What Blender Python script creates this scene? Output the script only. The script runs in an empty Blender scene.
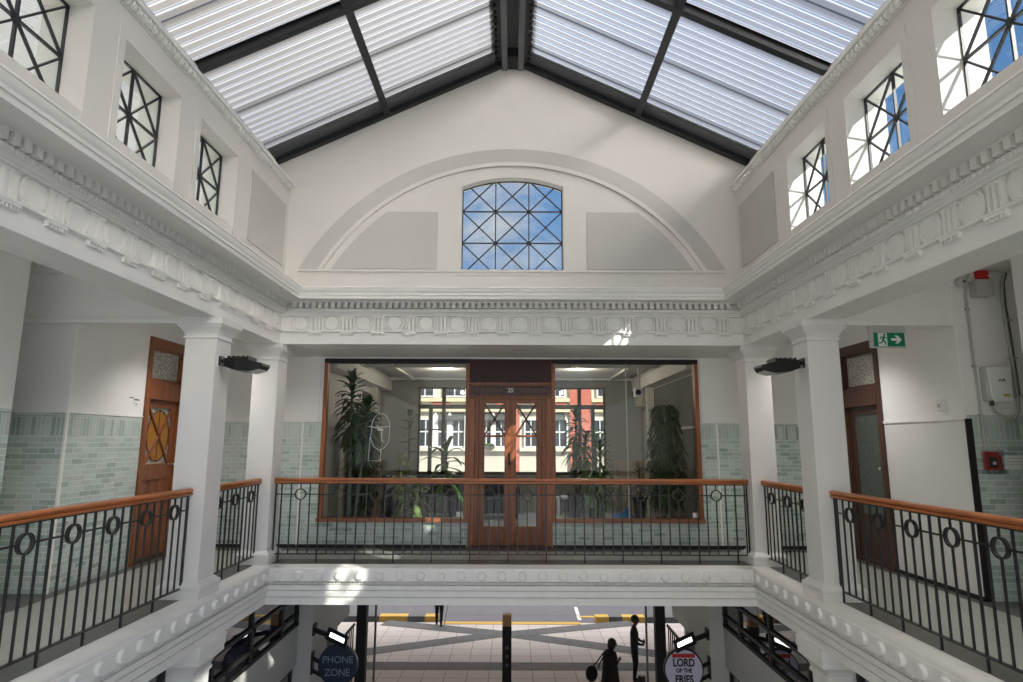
import bpy, bmesh, math, random
from mathutils import Vector, Matrix
random.seed(7)
PI = math.pi
SC = bpy.context.scene
COL = SC.collection
ORG = {}

# ------------------------------------------------------------------ materials
class NT:
    def __init__(s, name):
        s.m = bpy.data.materials.new(name); s.m.use_nodes = True
        s.t = s.m.node_tree; s.t.nodes.clear()
        s.out = s.t.nodes.new('ShaderNodeOutputMaterial')
    def n(s, typ, **kw):
        nd = s.t.nodes.new(typ)
        for k, v in kw.items():
            if k.startswith('i_'):
                nd.inputs[k[2:].replace('_', ' ')].default_value = v
            else:
                setattr(nd, k, v)
        return nd
    def l(s, a, b): s.t.links.new(a, b)
    def math(s, op, a, b=None, c=None):
        nd = s.n('ShaderNodeMath', operation=op)
        for i, x in enumerate((a, b, c)):
            if x is None: continue
            if isinstance(x, (int, float)): nd.inputs[i].default_value = x
            else: s.l(x, nd.inputs[i])
        return nd.outputs[0]
    def mix(s, f, a, b):
        nd = s.n('ShaderNodeMix', data_type='RGBA')
        for sock, x in ((nd.inputs[0], f), (nd.inputs[6], a), (nd.inputs[7], b)):
            if hasattr(x, 'is_linked'): s.l(x, sock)
            elif isinstance(x, (int, float)): sock.default_value = x
            else: sock.default_value = (x[0], x[1], x[2], 1)
        return nd.outputs[2]
    def coord(s): return s.n('ShaderNodeTexCoord').outputs['Object']
    def noise(s, scale, detail=3, vec=None, rough=.5):
        nd = s.n('ShaderNodeTexNoise', i_Scale=scale, i_Detail=detail, i_Roughness=rough)
        s.l(vec if vec is not None else s.coord(), nd.inputs['Vector'])
        return nd.outputs['Fac']
    def ramp(s, f, stops):
        nd = s.n('ShaderNodeValToRGB')
        e = nd.color_ramp.elements
        while len(e) < len(stops): e.new(.5)
        for el, (p, c) in zip(e, stops):
            el.position = p; el.color = (c[0], c[1], c[2], 1) if not isinstance(c, (int, float)) else (c, c, c, 1)
        s.l(f, nd.inputs[0]); return nd.outputs[0]
    def bsdf(s, color, rough=.5, metal=0, bump=None, bstr=.2, bdist=.01, spec=.5):
        b = s.n('ShaderNodeBsdfPrincipled')
        if hasattr(color, 'is_linked'): s.l(color, b.inputs['Base Color'])
        else: b.inputs['Base Color'].default_value = (*color, 1)
        if hasattr(rough, 'is_linked'): s.l(rough, b.inputs['Roughness'])
        else: b.inputs['Roughness'].default_value = rough
        b.inputs['Metallic'].default_value = metal
        b.inputs['Specular IOR Level'].default_value = spec
        if bump is not None:
            bp = s.n('ShaderNodeBump', i_Strength=bstr, i_Distance=bdist)
            s.l(bump, bp.inputs['Height']); s.l(bp.outputs[0], b.inputs['Normal'])
        return b
    def done(s, sh):
        s.l(sh.outputs[0] if hasattr(sh, 'outputs') else sh, s.out.inputs['Surface']); return s.m

def paint(name, c, rough=.55, var=.06, scale=3., bstr=.05, metal=0, spec=.4):
    t = NT(name)
    f = t.noise(scale, 5)
    col = t.mix(f, [x * (1 - var) for x in c], [min(1, x * (1 + var)) for x in c])
    return t.done(t.bsdf(col, rough, metal, t.noise(60, 2), bstr, .004, spec))

def wood(name, c, axis=0, rough=.35):
    t = NT(name)
    mp = t.n('ShaderNodeMapping'); t.l(t.coord(), mp.inputs[0])
    sc = [38, 38, 38]; sc[axis] = 2.2
    mp.inputs['Scale'].default_value = sc
    f = t.noise(1.0, 6, mp.outputs[0], .65)
    col = t.ramp(f, [(.25, [x * .45 for x in c]), (.5, c), (.78, [min(1, x * 1.55) for x in c])])
    return t.done(t.bsdf(col, rough, 0, f, .15, .003))

def glossy_glass(name, tint=(1, 1, 1), refl=.9, extra=0.0):
    t = NT(name)
    tr = t.n('ShaderNodeBsdfTransparent'); tr.inputs[0].default_value = (*tint, 1)
    gl = t.n('ShaderNodeBsdfGlossy'); gl.inputs['Roughness'].default_value = .02
    gl.inputs[0].default_value = (refl, refl, refl, 1)
    fr = t.n('ShaderNodeFresnel'); bk = t.n('ShaderNodeNewGeometry').outputs['Backfacing']
    t.l(t.math('SUBTRACT', 1.45, t.math('MULTIPLY', bk, 1.45 - 1 / 1.45)), fr.inputs[0])
    f = t.math('ADD', fr.outputs[0], extra) if extra else fr.outputs[0]
    mx = t.n('ShaderNodeMixShader'); t.l(f, mx.inputs[0]); t.l(tr.outputs[0], mx.inputs[1]); t.l(gl.outputs[0], mx.inputs[2])
    return t.done(mx)

def emit(name, c, s):
    t = NT(name); e = t.n('ShaderNodeEmission'); e.inputs[0].default_value = (*c, 1); e.inputs[1].default_value = s
    return t.done(e)

def tile_mat(name, axis, dark=1.0):
    """hand-glazed grey-green wall tile: running bond, a course of upright tiles, a thin row on top. axis: the wall's horizontal world axis."""
    t = NT(name)
    sp = t.n('ShaderNodeSeparateXYZ'); t.l(t.coord(), sp.inputs[0])
    u = sp.outputs[axis]; z = sp.outputs[2]
    cb = t.n('ShaderNodeCombineXYZ'); t.l(u, cb.inputs[0]); t.l(z, cb.inputs[1])
    def brick(w, h, off):
        b = t.n('ShaderNodeTexBrick', offset=off, i_Scale=1.0, i_Mortar_Size=.0035, i_Mortar_Smooth=.2, i_Bias=0.0, i_Brick_Width=w, i_Row_Height=h)
        b.inputs['Color1'].default_value = (0, 0, 0, 1); b.inputs['Color2'].default_value = (1, 1, 1, 1); b.inputs['Mortar'].default_value = (.5, .5, .5, 1)
        t.l(cb.outputs[0], b.inputs['Vector']); return b
    a = brick(.172, .0575, .37); s2 = brick(.052, .1955, 0.0)
    sol = t.math('MULTIPLY', t.math('GREATER_THAN', z, 1.5645), t.math('LESS_THAN', z, 1.7595))
    va = t.mix(sol, a.outputs['Color'], s2.outputs['Color'])
    mo = t.n('ShaderNodeMix'); t.l(sol, mo.inputs[0]); t.l(a.outputs['Fac'], mo.inputs[2]); t.l(s2.outputs['Fac'], mo.inputs[3])
    n1 = t.noise(1.7, 2); n2 = t.noise(22, 3)
    g = t.math('ADD', t.math('MULTIPLY', va, .85), t.math('ADD', t.math('MULTIPLY', n1, .12), t.math('MULTIPLY', n2, .2)))
    d = dark * 1.45
    col = t.ramp(g, [(.1, (.19 * d, .235 * d, .215 * d)), (.45, (.30 * d, .365 * d, .335 * d)), (.75, (.37 * d, .43 * d, .40 * d)), (1.0, (.33 * d, .345 * d, .34 * d))])
    col = t.mix(mo.outputs[0], col, (.74, .76, .72))
    h = t.math('SUBTRACT', 1.0, mo.outputs[0])
    return t.done(t.bsdf(col, .28, 0, h, .35, .004))

def floor_mat():
    t = NT('floor_tile')
    c = t.coord()
    b = t.n('ShaderNodeTexBrick', offset=0.0, i_Scale=1.0, i_Mortar_Size=.003, i_Brick_Width=.42, i_Row_Height=.42)
    t.l(c, b.inputs['Vector'])
    b.inputs['Color1'].default_value = (.40, .41, .37, 1); b.inputs['Color2'].default_value = (.47, .47, .43, 1); b.inputs['Mortar'].default_value = (.2, .2, .19, 1)
    n = t.noise(5, 4)
    col = t.mix(t.math('MULTIPLY', n, .6), b.outputs['Color'], (.36, .38, .35))
    return t.done(t.bsdf(col, .32, 0, n, .05))

def paving_mat(name, w, h, c1, c2, mort, ms=.012, off=0.0):
    t = NT(name)
    b = t.n('ShaderNodeTexBrick', offset=off, i_Scale=1.0, i_Mortar_Size=ms, i_Brick_Width=w, i_Row_Height=h)
    t.l(t.coord(), b.inputs['Vector'])
    b.inputs['Color1'].default_value = (*c1, 1); b.inputs['Color2'].default_value = (*c2, 1); b.inputs['Mortar'].default_value = (*mort, 1)
    n = t.noise(1.3, 6); n2 = t.noise(20, 3)
    col = t.mix(t.math('MULTIPLY', n, .5), b.outputs['Color'], [x * .72 for x in c1])
    col = t.mix(t.math('MULTIPLY', n2, .25), col, [min(1, x * 1.2) for x in c2])
    return t.done(t.bsdf(col, .75, 0, n2, .1))

def roof_mat():
    t = NT('translucent_sheet')
    sp = t.n('ShaderNodeSeparateXYZ'); t.l(t.coord(), sp.inputs[0])
    y = sp.outputs[1]
    fr = t.math('FRACT', t.math('DIVIDE', t.math('ADD', y, 20.0), .115))
    rib = t.math('LESS_THAN', t.math('ABSOLUTE', t.math('SUBTRACT', fr, .5)), .13)
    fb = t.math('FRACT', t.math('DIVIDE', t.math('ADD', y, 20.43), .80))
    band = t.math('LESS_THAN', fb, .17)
    n = t.noise(2.5, 5)
    base = t.mix(n, (.30, .29, .278), (.35, .338, .322))
    col = t.mix(rib, base, (.88, .86, .825))
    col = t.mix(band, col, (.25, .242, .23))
    tr = t.n('ShaderNodeBsdfTranslucent'); t.l(col, tr.inputs[0])
    df = t.n('ShaderNodeBsdfDiffuse'); t.l(col, df.inputs[0])
    rf = t.n('ShaderNodeBsdfRefraction'); t.l(col, rf.inputs[0]); rf.inputs['Roughness'].default_value = .62; rf.inputs['IOR'].default_value = 1.22
    m = t.n('ShaderNodeMixShader'); m.inputs[0].default_value = .14
    t.l(tr.outputs[0], m.inputs[1]); t.l(df.outputs[0], m.inputs[2])
    m2 = t.n('ShaderNodeMixShader'); m2.inputs[0].default_value = .60
    t.l(m.outputs[0], m2.inputs[1]); t.l(rf.outputs[0], m2.inputs[2])
    return t.done(m2)

def frosted():
    t = NT('frosted_glass')
    v = t.n('ShaderNodeTexVoronoi', i_Scale=55.0); t.l(t.coord(), v.inputs['Vector'])
    col = t.ramp(v.outputs['Distance'], [(.2, (.16, .15, .12)), (.7, (.62, .60, .52))])
    return t.done(t.bsdf(col, .25, 0, v.outputs['Distance'], .5, .01))

M = {
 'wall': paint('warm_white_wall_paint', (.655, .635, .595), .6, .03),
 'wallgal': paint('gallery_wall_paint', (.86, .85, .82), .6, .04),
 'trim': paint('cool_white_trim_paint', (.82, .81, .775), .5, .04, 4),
 'col': paint('column_paint', (.75, .74, .72), .5, .03),
 'grey': paint('grey_panel_paint', (.475, .465, .44), .6, .03),
 'ledge': paint('worn_ledge_paint', (.82, .81, .78), .55, .08, 7),
 'ceil': paint('ceiling_paint', (.78, .765, .72), .65, .03),
 'lowwall': paint('lower_arcade_paint', (.56, .56, .53), .6, .06),
 'steel': paint('dark_grey_steel_paint', (.018, .020, .024), .45, .1),
 'steelmid': paint('mid_grey_steel_paint', (.13, .135, .14), .5, .1),
 'iron': paint('black_wrought_iron', (.018, .019, .021), .38, .1, 8, .1, .2, .6),
 'blackpl': paint('black_plastic', (.012, .012, .013), .3),
 'black': paint('matt_black_paint', (.015, .015, .016), .6),
 'rail': wood('polished_orange_timber', (.40, .135, .045), 0, .28),
 'railY': wood('polished_orange_timber_lengthwise', (.42, .14, .045), 1, .28),
 'door': wood('varnished_red_brown_timber', (.24, .075, .026), 2, .35),
 'doordark': wood('dark_varnished_timber', (.075, .032, .02), 2, .35),
 'frame': wood('window_frame_timber', (.32, .11, .042), 2, .35),
 'frameX': wood('window_cill_timber', (.30, .11, .05), 0, .35),
 'maroon': paint('dark_maroon_board', (.045, .012, .012), .45, .3, 6),
 'tileX': tile_mat('grey_green_tile_across', 0), 'tileY': tile_mat('grey_green_tile_along', 1),
 'floor': floor_mat(),
 'floordark': paint('dark_border_tile', (.105, .105, .098), .4, .2, 6),
 'skirt': paint('black_skirting_paint', (.018, .018, .018), .4),
 'glass': glossy_glass('clear_window_glass', (.96, .98, .97)),
 'shopglass': glossy_glass('shopfront_glass', (.95, .96, .95), .55),
 'darkglass': glossy_glass('clerestory_glass', (.42, .44, .45), .9, .10),
 'roof': roof_mat(),
 'frost': frosted(),
 'amber': paint('amber_stained_glass', (.42, .17, .02), .2, .25, 20),
 'chrome': paint('brushed_metal', (.6, .6, .6), .25, .03, 5, .02, 1.0),
 'white': paint('white_plastic', (.8, .8, .8), .4, .02),
 'greypl': paint('grey_plastic', (.50, .50, .48), .45, .04),
 'conduit': paint('grey_conduit', (.44, .44, .42), .4, .05),
 'cable': paint('dark_grey_cable', (.10, .10, .095), .5, .1),
 'red': paint('signal_red_plastic', (.55, .02, .02), .35, .05),
 'clear': glossy_glass('clear_acrylic', (.9, .92, .92), .9, .05),
 'green': paint('exit_sign_green', (.0, .21, .105), .35, .02),
 'signwhite': paint('sign_white', (.85, .86, .84), .4, .02),
 'navy': paint('navy_sign_face', (.012, .022, .05), .35, .1),
 'lilac': paint('pale_sign_face', (.62, .60, .76), .4, .03),
 'dimletter': paint('grey_blue_lettering', (.20, .26, .32), .4, .02),
 'leaf': paint('dark_green_leaf', (.035, .075, .022), .4, .5, 9, .1),
 'leaf2': paint('bright_green_leaf', (.09, .20, .035), .4, .45, 9, .1),
 'leaf3': paint('variegated_leaf', (.30, .34, .12), .4, .5, 30, .1),
 'leaf4': paint('pale_edged_leaf', (.20, .30, .10), .4, .5, 14, .1),
 'bark': paint('plant_stem', (.16, .13, .09), .8, .3, 14, .3),
 'barkgreen': paint('grey_green_stem', (.18, .23, .17), .7, .2, 14, .2),
 'pot': paint('black_pot', (.02, .02, .022), .4, .1),
 'potgrey': paint('charcoal_pot', (.06, .065, .065), .5, .1),
 'blue': paint('blue_plastic_bag', (.01, .17, .50), .35, .3, 12, .4),
 'soil': paint('potting_soil', (.03, .022, .015), .9, .3, 30, .4),
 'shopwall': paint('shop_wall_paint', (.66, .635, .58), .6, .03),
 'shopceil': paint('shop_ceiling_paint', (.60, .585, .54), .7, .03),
 'shopfloor': paint('pale_shop_floor', (.62, .62, .60), .25, .06, 2),
 'shopdark': paint('dark_window_joinery', (.12, .115, .095), .5, .1),
 'cardboard': paint('tan_board', (.42, .34, .24), .7, .1),
 'cabinet': wood('brown_cabinet_timber', (.20, .10, .045), 2, .4),
 'sofa': paint('dark_grey_upholstery', (.03, .033, .04), .8, .2, 30, .2),
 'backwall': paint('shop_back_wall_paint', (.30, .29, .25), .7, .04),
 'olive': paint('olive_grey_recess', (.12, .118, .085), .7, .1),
 'cream': paint('cream_render', (.56, .48, .32), .7, .06, 2),
 'creamlight': paint('pale_stone_render', (.56, .52, .43), .7, .06, 2),
 'brickred': paint('painted_red_masonry', (.42, .12, .08), .7, .12, 5),
 'facwin': paint('dark_far_window', (.035, .042, .055), .25, .3, 1),
 'sashwhite': paint('white_sash_paint', (.62, .61, .57), .5, .03),
 'awning': paint('dark_awning', (.05, .055, .05), .7, .2),
 'asphalt': paint('road_asphalt', (.145, .140, .150), .85, .15, 3, .2),
 'paving': paving_mat('pinkish_paving', .62, .62, (.60, .525, .48), (.68, .61, .56), (.16, .14, .125), .012),
 'pavdark': paving_mat('dark_paving_band', .21, .1, (.105, .105, .105), (.165, .165, .165), (.06, .06, .06), .008, .5),
 'yellow': paint('yellow_road_paint', (.62, .38, .08), .7, .15, 5),
 'roadwhite': paint('white_road_paint', (.75, .75, .75), .7, .08, 5),
 'arcfloor': paint('dark_arcade_floor', (.10, .10, .10), .4, .15, 3),
 'orangebul': paint('amber_bollard_cap', (.50, .30, .12), .4, .15, 12),
 'cloth': paint('black_clothing', (.010, .010, .012), .8, .3, 20, .2),
 'cloth2': paint('dark_brown_coat', (.016, .014, .014), .85, .3, 20, .2),
 'shirt': paint('dark_shirt', (.018, .018, .02), .8, .3, 20, .2),
 'skin': paint('skin', (.13, .08, .058), .55, .1, 10),
 'hair': paint('brown_hair', (.022, .014, .010), .6, .4, 60, .3),
 'hairblack': paint('black_hair', (.010, .009, .009), .6, .4, 60, .3),
 'purple': paint('purple_shop_panel', (.11, .09, .24), .5, .05),
 'bluepanel': paint('blue_display', (.01, .08, .30), .4, .1),
 'led': emit('warm_strip_light', (1.0, .62, .12), 3.0),
 'lamp': emit('lit_lamp_lens', (.95, .93, 1.0), 2.2),
 'lampwarm': emit('lit_lamp_lens_warm', (1.0, .92, .88), 3.0),
 'etched': paint('white_etched_film', (.70, .74, .74), .6, .05),
 'label_yellow': paint('yellow_label', (.5, .42, .05), .5, .05),
}

# ------------------------------------------------------------------ mesh building
class MB:
    def __init__(s): s.v = []; s.f = []; s.mi = []; s.cur = 0
    def add(s, vs, fs):
        b = len(s.v); s.v += [tuple(v) for v in vs]
        for f in fs: s.f.append([b + i for i in f]); s.mi.append(s.cur)
        return s
    def box(s, x0, x1, y0, y1, z0, z1):
        return s.add([(x0, y0, z0), (x1, y0, z0), (x1, y1, z0), (x0, y1, z0), (x0, y0, z1), (x1, y0, z1), (x1, y1, z1), (x0, y1, z1)],
                     [(0, 3, 2, 1), (4, 5, 6, 7), (0, 1, 5, 4), (1, 2, 6, 5), (2, 3, 7, 6), (3, 0, 4, 7)])
    def prism(s, poly, p0, ax_u, ax_v, ext):
        """poly (u,v) placed at p0 on axes u, v and extruded by the vector ext."""
        p0, U, V, E = Vector(p0), Vector(ax_u), Vector(ax_v), Vector(ext)
        n = len(poly)
        a = [p0 + U * u + V * v for u, v in poly]
        vs = a + [q + E for q in a]
        fs = [list(range(n))[::-1], list(range(n, 2 * n))] + [(i, (i + 1) % n, n + (i + 1) % n, n + i) for i in range(n)]
        return s.add(vs, fs)
    def bar(s, a, b, w, h, up=(0, 0, 1)):
        a, b = Vector(a), Vector(b); d = (b - a).normalized()
        U = d.cross(Vector(up))
        if U.length < 1e-5: U = d.cross(Vector((1, 0, 0)))
        U.normalize(); V = U.cross(d)
        return s.prism([(-w / 2, -h / 2), (w / 2, -h / 2), (w / 2, h / 2), (-w / 2, h / 2)], a, U, V, b - a)
    def tube(s, pts, r, n=8, caps=True):
        pts = [Vector(p) for p in pts]; m = len(pts)
        rs = r if isinstance(r, (list, tuple)) else [r] * m
        prev = None; vs = []
        for i, p in enumerate(pts):
            d = (pts[min(i + 1, m - 1)] - pts[max(i - 1, 0)]).normalized()
            if prev is None:
                U = d.cross(Vector((0, 0, 1)))
                if U.length < 1e-3: U = d.cross(Vector((1, 0, 0)))
            else: U = prev - d * prev.dot(d)
            U.normalize(); prev = U; V = d.cross(U)
            vs += [p + (U * math.cos(2 * PI * k / n) + V * math.sin(2 * PI * k / n)) * rs[i] for k in range(n)]
        fs = [(i * n + k, i * n + (k + 1) % n, (i + 1) * n + (k + 1) % n, (i + 1) * n + k) for i in range(m - 1) for k in range(n)]
        if caps: fs += [list(range(n))[::-1], [(m - 1) * n + k for k in range(n)]]
        return s.add(vs, fs)
    def lathe(s, prof, c, n=20, axis=(0, 0, 1), ux=(1, 0, 0)):
        """prof: (radius, height) along axis from c."""
        A = Vector(axis); U = Vector(ux); V = A.cross(U); c = Vector(c); vs = []
        for r, h in prof:
            vs += [c + A * h + (U * math.cos(2 * PI * k / n) + V * math.sin(2 * PI * k / n)) * r for k in range(n)]
        m = len(prof)
        fs = [(i * n + k, i * n + (k + 1) % n, (i + 1) * n + (k + 1) % n, (i + 1) * n + k) for i in range(m - 1) for k in range(n)]
        fs += [list(range(n))[::-1], [(m - 1) * n + k for k in range(n)]]
        return s.add(vs, fs)
    def torus(s, c, R, r, axis, n=20, k=8):
        A = Vector(axis).normalized(); U = A.orthogonal().normalized(); V = A.cross(U); c = Vector(c); vs = []
        for i in range(n):
            d = U * math.cos(2 * PI * i / n) + V * math.sin(2 * PI * i / n)
            for j in range(k):
                vs.append(c + d * (R + r * math.cos(2 * PI * j / k)) + A * (r * math.sin(2 * PI * j / k)))
        fs = [(i * k + j, ((i + 1) % n) * k + j, ((i + 1) % n) * k + (j + 1) % k, i * k + (j + 1) % k) for i in range(n) for j in range(k)]
        return s.add(vs, fs)
    def ball(s, c, rx, ry, rz, n=12, m=8):
        c = Vector(c); vs = [c + Vector((0, 0, -rz))]; fs = []
        for i in range(1, m):
            th = -PI / 2 + PI * i / m
            vs += [c + Vector((rx * math.cos(th) * math.cos(2 * PI * k / n), ry * math.cos(th) * math.sin(2 * PI * k / n), rz * math.sin(th))) for k in range(n)]
        vs.append(c + Vector((0, 0, rz))); top = len(vs) - 1
        fs += [(0, 1 + (k + 1) % n, 1 + k) for k in range(n)]
        for i in range(m - 2):
            fs += [(1 + i * n + k, 1 + i * n + (k + 1) % n, 1 + (i + 1) * n + (k + 1) % n, 1 + (i + 1) * n + k) for k in range(n)]
        fs += [(1 + (m - 2) * n + k, 1 + (m - 2) * n + (k + 1) % n, top) for k in range(n)]
        return s.add(vs, fs)
    def sweepU(s, prof, X0, Y0, ys, closed=True):
        """profile (p, z), p measured into the well, swept along three sides with mitred corners."""
        st = [lambda p: (-(X0 - p), ys), lambda p: (-(X0 - p), Y0 - p), lambda p: (X0 - p, Y0 - p), lambda p: (X0 - p, ys)]
        n = len(prof); vs = []
        for g in st: vs += [(*g(p), z) for p, z in prof]
        rng = range(n) if closed else range(n - 1)
        fs = [(i * n + k, (i + 1) * n + k, (i + 1) * n + (k + 1) % n, i * n + (k + 1) % n) for i in range(3) for k in rng]
        return s.add(vs, fs)
    def build(s, name, m, parent=None, smooth=None, bevel=0):
        me = bpy.data.meshes.new(name)
        org = ORG.get(parent.name, Vector((0, 0, 0))) if parent else Vector((0, 0, 0))
        me.from_pydata([tuple(Vector(v) - org) for v in s.v], [], s.f)
        for x in (m if isinstance(m, (list, tuple)) else [m]): me.materials.append(M[x] if isinstance(x, str) else x)
        me.polygons.foreach_set('material_index', s.mi)
        bm = bmesh.new(); bm.from_mesh(me); bmesh.ops.recalc_face_normals(bm, faces=bm.faces)
        if bevel:
            bmesh.ops.bevel(bm, geom=[e for e in bm.edges if len(e.link_faces) == 2 and e.calc_face_angle(0) > .6], offset=bevel, segments=2, affect='EDGES', profile=.6)
        bm.to_mesh(me); bm.free()
        if smooth is not None:
            me.shade_smooth(); me.set_sharp_from_angle(angle=math.radians(smooth))
        o = bpy.data.objects.new(name, me); COL.objects.link(o)
        if parent: o.parent = parent
        ORG[o.name] = org
        return o

def tag(o, label=None, cat=None, group=None, kind=None):
    if label: o['label'] = label
    if cat: o['category'] = cat
    if group: o['group'] = group
    if kind: o['kind'] = kind
    return o
def thing(name, loc, label, cat, group=None, kind=None):
    o = bpy.data.objects.new(name, None); o.location = loc; o.empty_display_size = .1; COL.objects.link(o)
    ORG[o.name] = Vector(loc); return tag(o, label, cat, group, kind)
def struct(o, label, cat): return tag(o, label, cat, None, 'structure')
def sroot(name, label, cat): return thing(name, (0, 0, 0), label, cat, None, 'structure')
def put(o, loc, rotz=0, parent=None, src=None):
    """a copy sharing mesh data"""
    c = o.copy(); COL.objects.link(c); c.location = loc; c.rotation_euler = (0, 0, rotz)
    if parent: c.parent = parent
    return c
def text(name, s, size, mat, parent, loc, rot, depth=.003, align='CENTER', bold=0.0, xs=1.0):
    cu = bpy.data.curves.new(name, 'FONT'); cu.body = s; cu.size = size; cu.extrude = depth; cu.align_x = align; cu.align_y = 'CENTER'; cu.offset = bold
    t = bpy.data.objects.new(name, cu); COL.objects.link(t)
    me = bpy.data.meshes.new_from_object(t.evaluated_get(bpy.context.evaluated_depsgraph_get()))
    bpy.data.objects.remove(t); bpy.data.curves.remove(cu)
    me.materials.clear(); me.materials.append(M[mat])
    me.transform(Matrix.Diagonal((xs, 1, 1, 1)))
    o = bpy.data.objects.new(name, me); COL.objects.link(o)
    o.parent = parent; o.location = Vector(loc) - ORG.get(parent.name, Vector((0, 0, 0))); o.rotation_euler = rot
    ORG[o.name] = Vector((0, 0, 0)); return o

WX, WY, YS = 3.05, 8.05, -4.5       # well half width, far plane, rear plane

# ------------------------------------------------------------------ upper (attic) walls with windows
WCS = [6.055 - 1.205 * k for k in range(9)]           # window centres along the side walls
WH, WZ0, WZ1, XG = .417, 3.812, 4.635, 3.235
def attic(side, name, label):
    sx = -1 if side < 0 else 1
    b = MB()
    def bx(xa, xb, y0, y1, z0, z1): b.box(min(sx * xa, sx * xb), max(sx * xa, sx * xb), y0, y1, z0, z1)
    bx(WX, 3.42, YS, WY + .4, 3.30, WZ0); bx(WX, 3.42, YS, WY + .4, WZ1, 5.0); bx(3.25, 3.42, YS, WY + .4, 5.0, 5.33)
    ys = sorted(WCS); edge = YS
    for yc in ys:
        bx(WX, 3.42, edge, yc - WH, WZ0, WZ1); edge = yc + WH
    bx(WX, 3.42, edge, WY + .4, WZ0, WZ1)
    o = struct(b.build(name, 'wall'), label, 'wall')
    # raised flat border round each opening, and the grey panel by the corner
    for yc in ys[4:]:
        a = MB(); p0, p1 = WX - .010, WX
        def by(y0, y1, z0, z1): a.box(min(sx * p0, sx * p1), max(sx * p0, sx * p1), y0, y1, z0, z1)
        by(yc - WH - .075, yc - WH, 3.70, WZ1 + .095); by(yc + WH, yc + WH + .075, 3.70, WZ1 + .095); by(yc - WH, yc + WH, WZ1, WZ1 + .095)
        a.build('window_surround', 'wall', o)
    a = MB(); a.box(min(sx * (WX - .014), sx * WX), max(sx * (WX - .014), sx * WX), 6.83, 7.94, 3.80, 4.65); a.build('wall_panel', 'grey', o, bevel=.004)
    return o
attic(-1, 'wall_left_upper', 'white upper wall over the gallery with the tiled alcove, pierced by square lattice windows')
attic(1, 'wall_right_upper', 'white upper wall over the gallery with the exit sign, sunlight on its window reveals')

NW = [0]
def lattice(name_label, corners, nx, nz, arch=None, rows=None):
    """corners: function (u,w,d)->world with u,w metres on the window plane (origin at lower centre) and d depth; size from nx,nz cells."""
    NW[0] += 1
    f, W, H = corners
    r = sroot('window_%d' % NW[0], name_label, 'window')
    top = (lambda u: H) if arch is None else arch
    def P(u, w, d=0): return Vector(f(u, w, d))
    nrm = (P(0, 0, 1) - P(0, 0, 0)).normalized()
    fr = MB(); t = .021
    N = 1 if arch is None else 14
    us = [-W / 2 + W * i / N for i in range(N + 1)]
    for i in range(N): fr.bar(P(us[i], top(us[i])), P(us[i + 1], top(us[i + 1])), t, t, nrm)
    fr.bar(P(-W / 2, 0), P(W / 2, 0), t, t, nrm)
    for u in (-W / 2, W / 2): fr.bar(P(u, 0), P(u, top(u)), t, t, nrm)
    fr.build('window_frame', 'steel', r)
    g = MB(); tb = .0145
    xs = [-W / 2 + W * i / nx for i in range(nx + 1)]; zs = rows or [H * i / nz for i in range(nz + 1)]
    for x in xs[1:-1]: g.bar(P(x, 0), P(x, top(x)), tb, .024, nrm)
    for z in zs[1:-1]: g.bar(P(-W / 2, z), P(W / 2, z), tb, .024, nrm)
    for i in range(nx):
        for j in range(nz):
            xa, xb, za, zb = xs[i], xs[i + 1], zs[j], zs[j + 1]
            def clipbar(x0, z0, x1, z1):
                k = 1.0
                for q in range(41):
                    s_ = q / 40; x = x0 + (x1 - x0) * s_; z = z0 + (z1 - z0) * s_
                    if z > top(x): k = max(0.02, (q - 1) / 40); break
                g.bar(P(x0, z0), P(x0 + (x1 - x0) * k, z0 + (z1 - z0) * k), tb, .02, nrm)
            clipbar(xa, za, xb, zb); clipbar(xb, za, xa, zb)
    for x in xs[1:-1]:
        for z in zs[1:-1]: g.lathe([(.029, -.014), (.029, .014)], P(x, z), 10, nrm, (P(1, 0) - P(0, 0)).normalized())
    g.build('glazing_bars', 'steel', r)
    poly = [(-W / 2, 0), (W / 2, 0)] + [(u, top(u)) for u in us[::-1]]
    gl = MB(); gl.prism(poly, P(0, 0, .004), P(1, 0) - P(0, 0), P(0, 1) - P(0, 0), nrm * .005)
    gl.build('glass', 'glass', r)
    return r
DESC_L = ['farthest along, beside the plain grey wall panel', 'middle one of the three, pale sky behind it', 'nearest one, seen only in part']
DESC_R = ['farthest along, beside the plain grey wall panel', 'middle one of the three, sun on its reveal', 'nearest one, deep blue sky behind it']
for sx in (-1, 1):
    for k, yc in enumerate(WCS):
        side = 'above the tiled alcove gallery' if sx < 0 else 'above the exit sign gallery'
        lab = 'square black lattice window %s, %s' % (side, (DESC_L if sx < 0 else DESC_R)[k]) if k < 3 else 'square black lattice window %s, %s bay behind the viewer' % (side, ('', '', '', 'first', 'second', 'third', 'fourth', 'fifth', 'sixth')[k])
        f = (lambda u, w, d, yc=yc, sx=sx: (sx * (XG + d), yc + u, WZ0 + w))
        lattice(lab, (f, 2 * WH - .002, WZ1 - WZ0), 2, 2)

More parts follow.
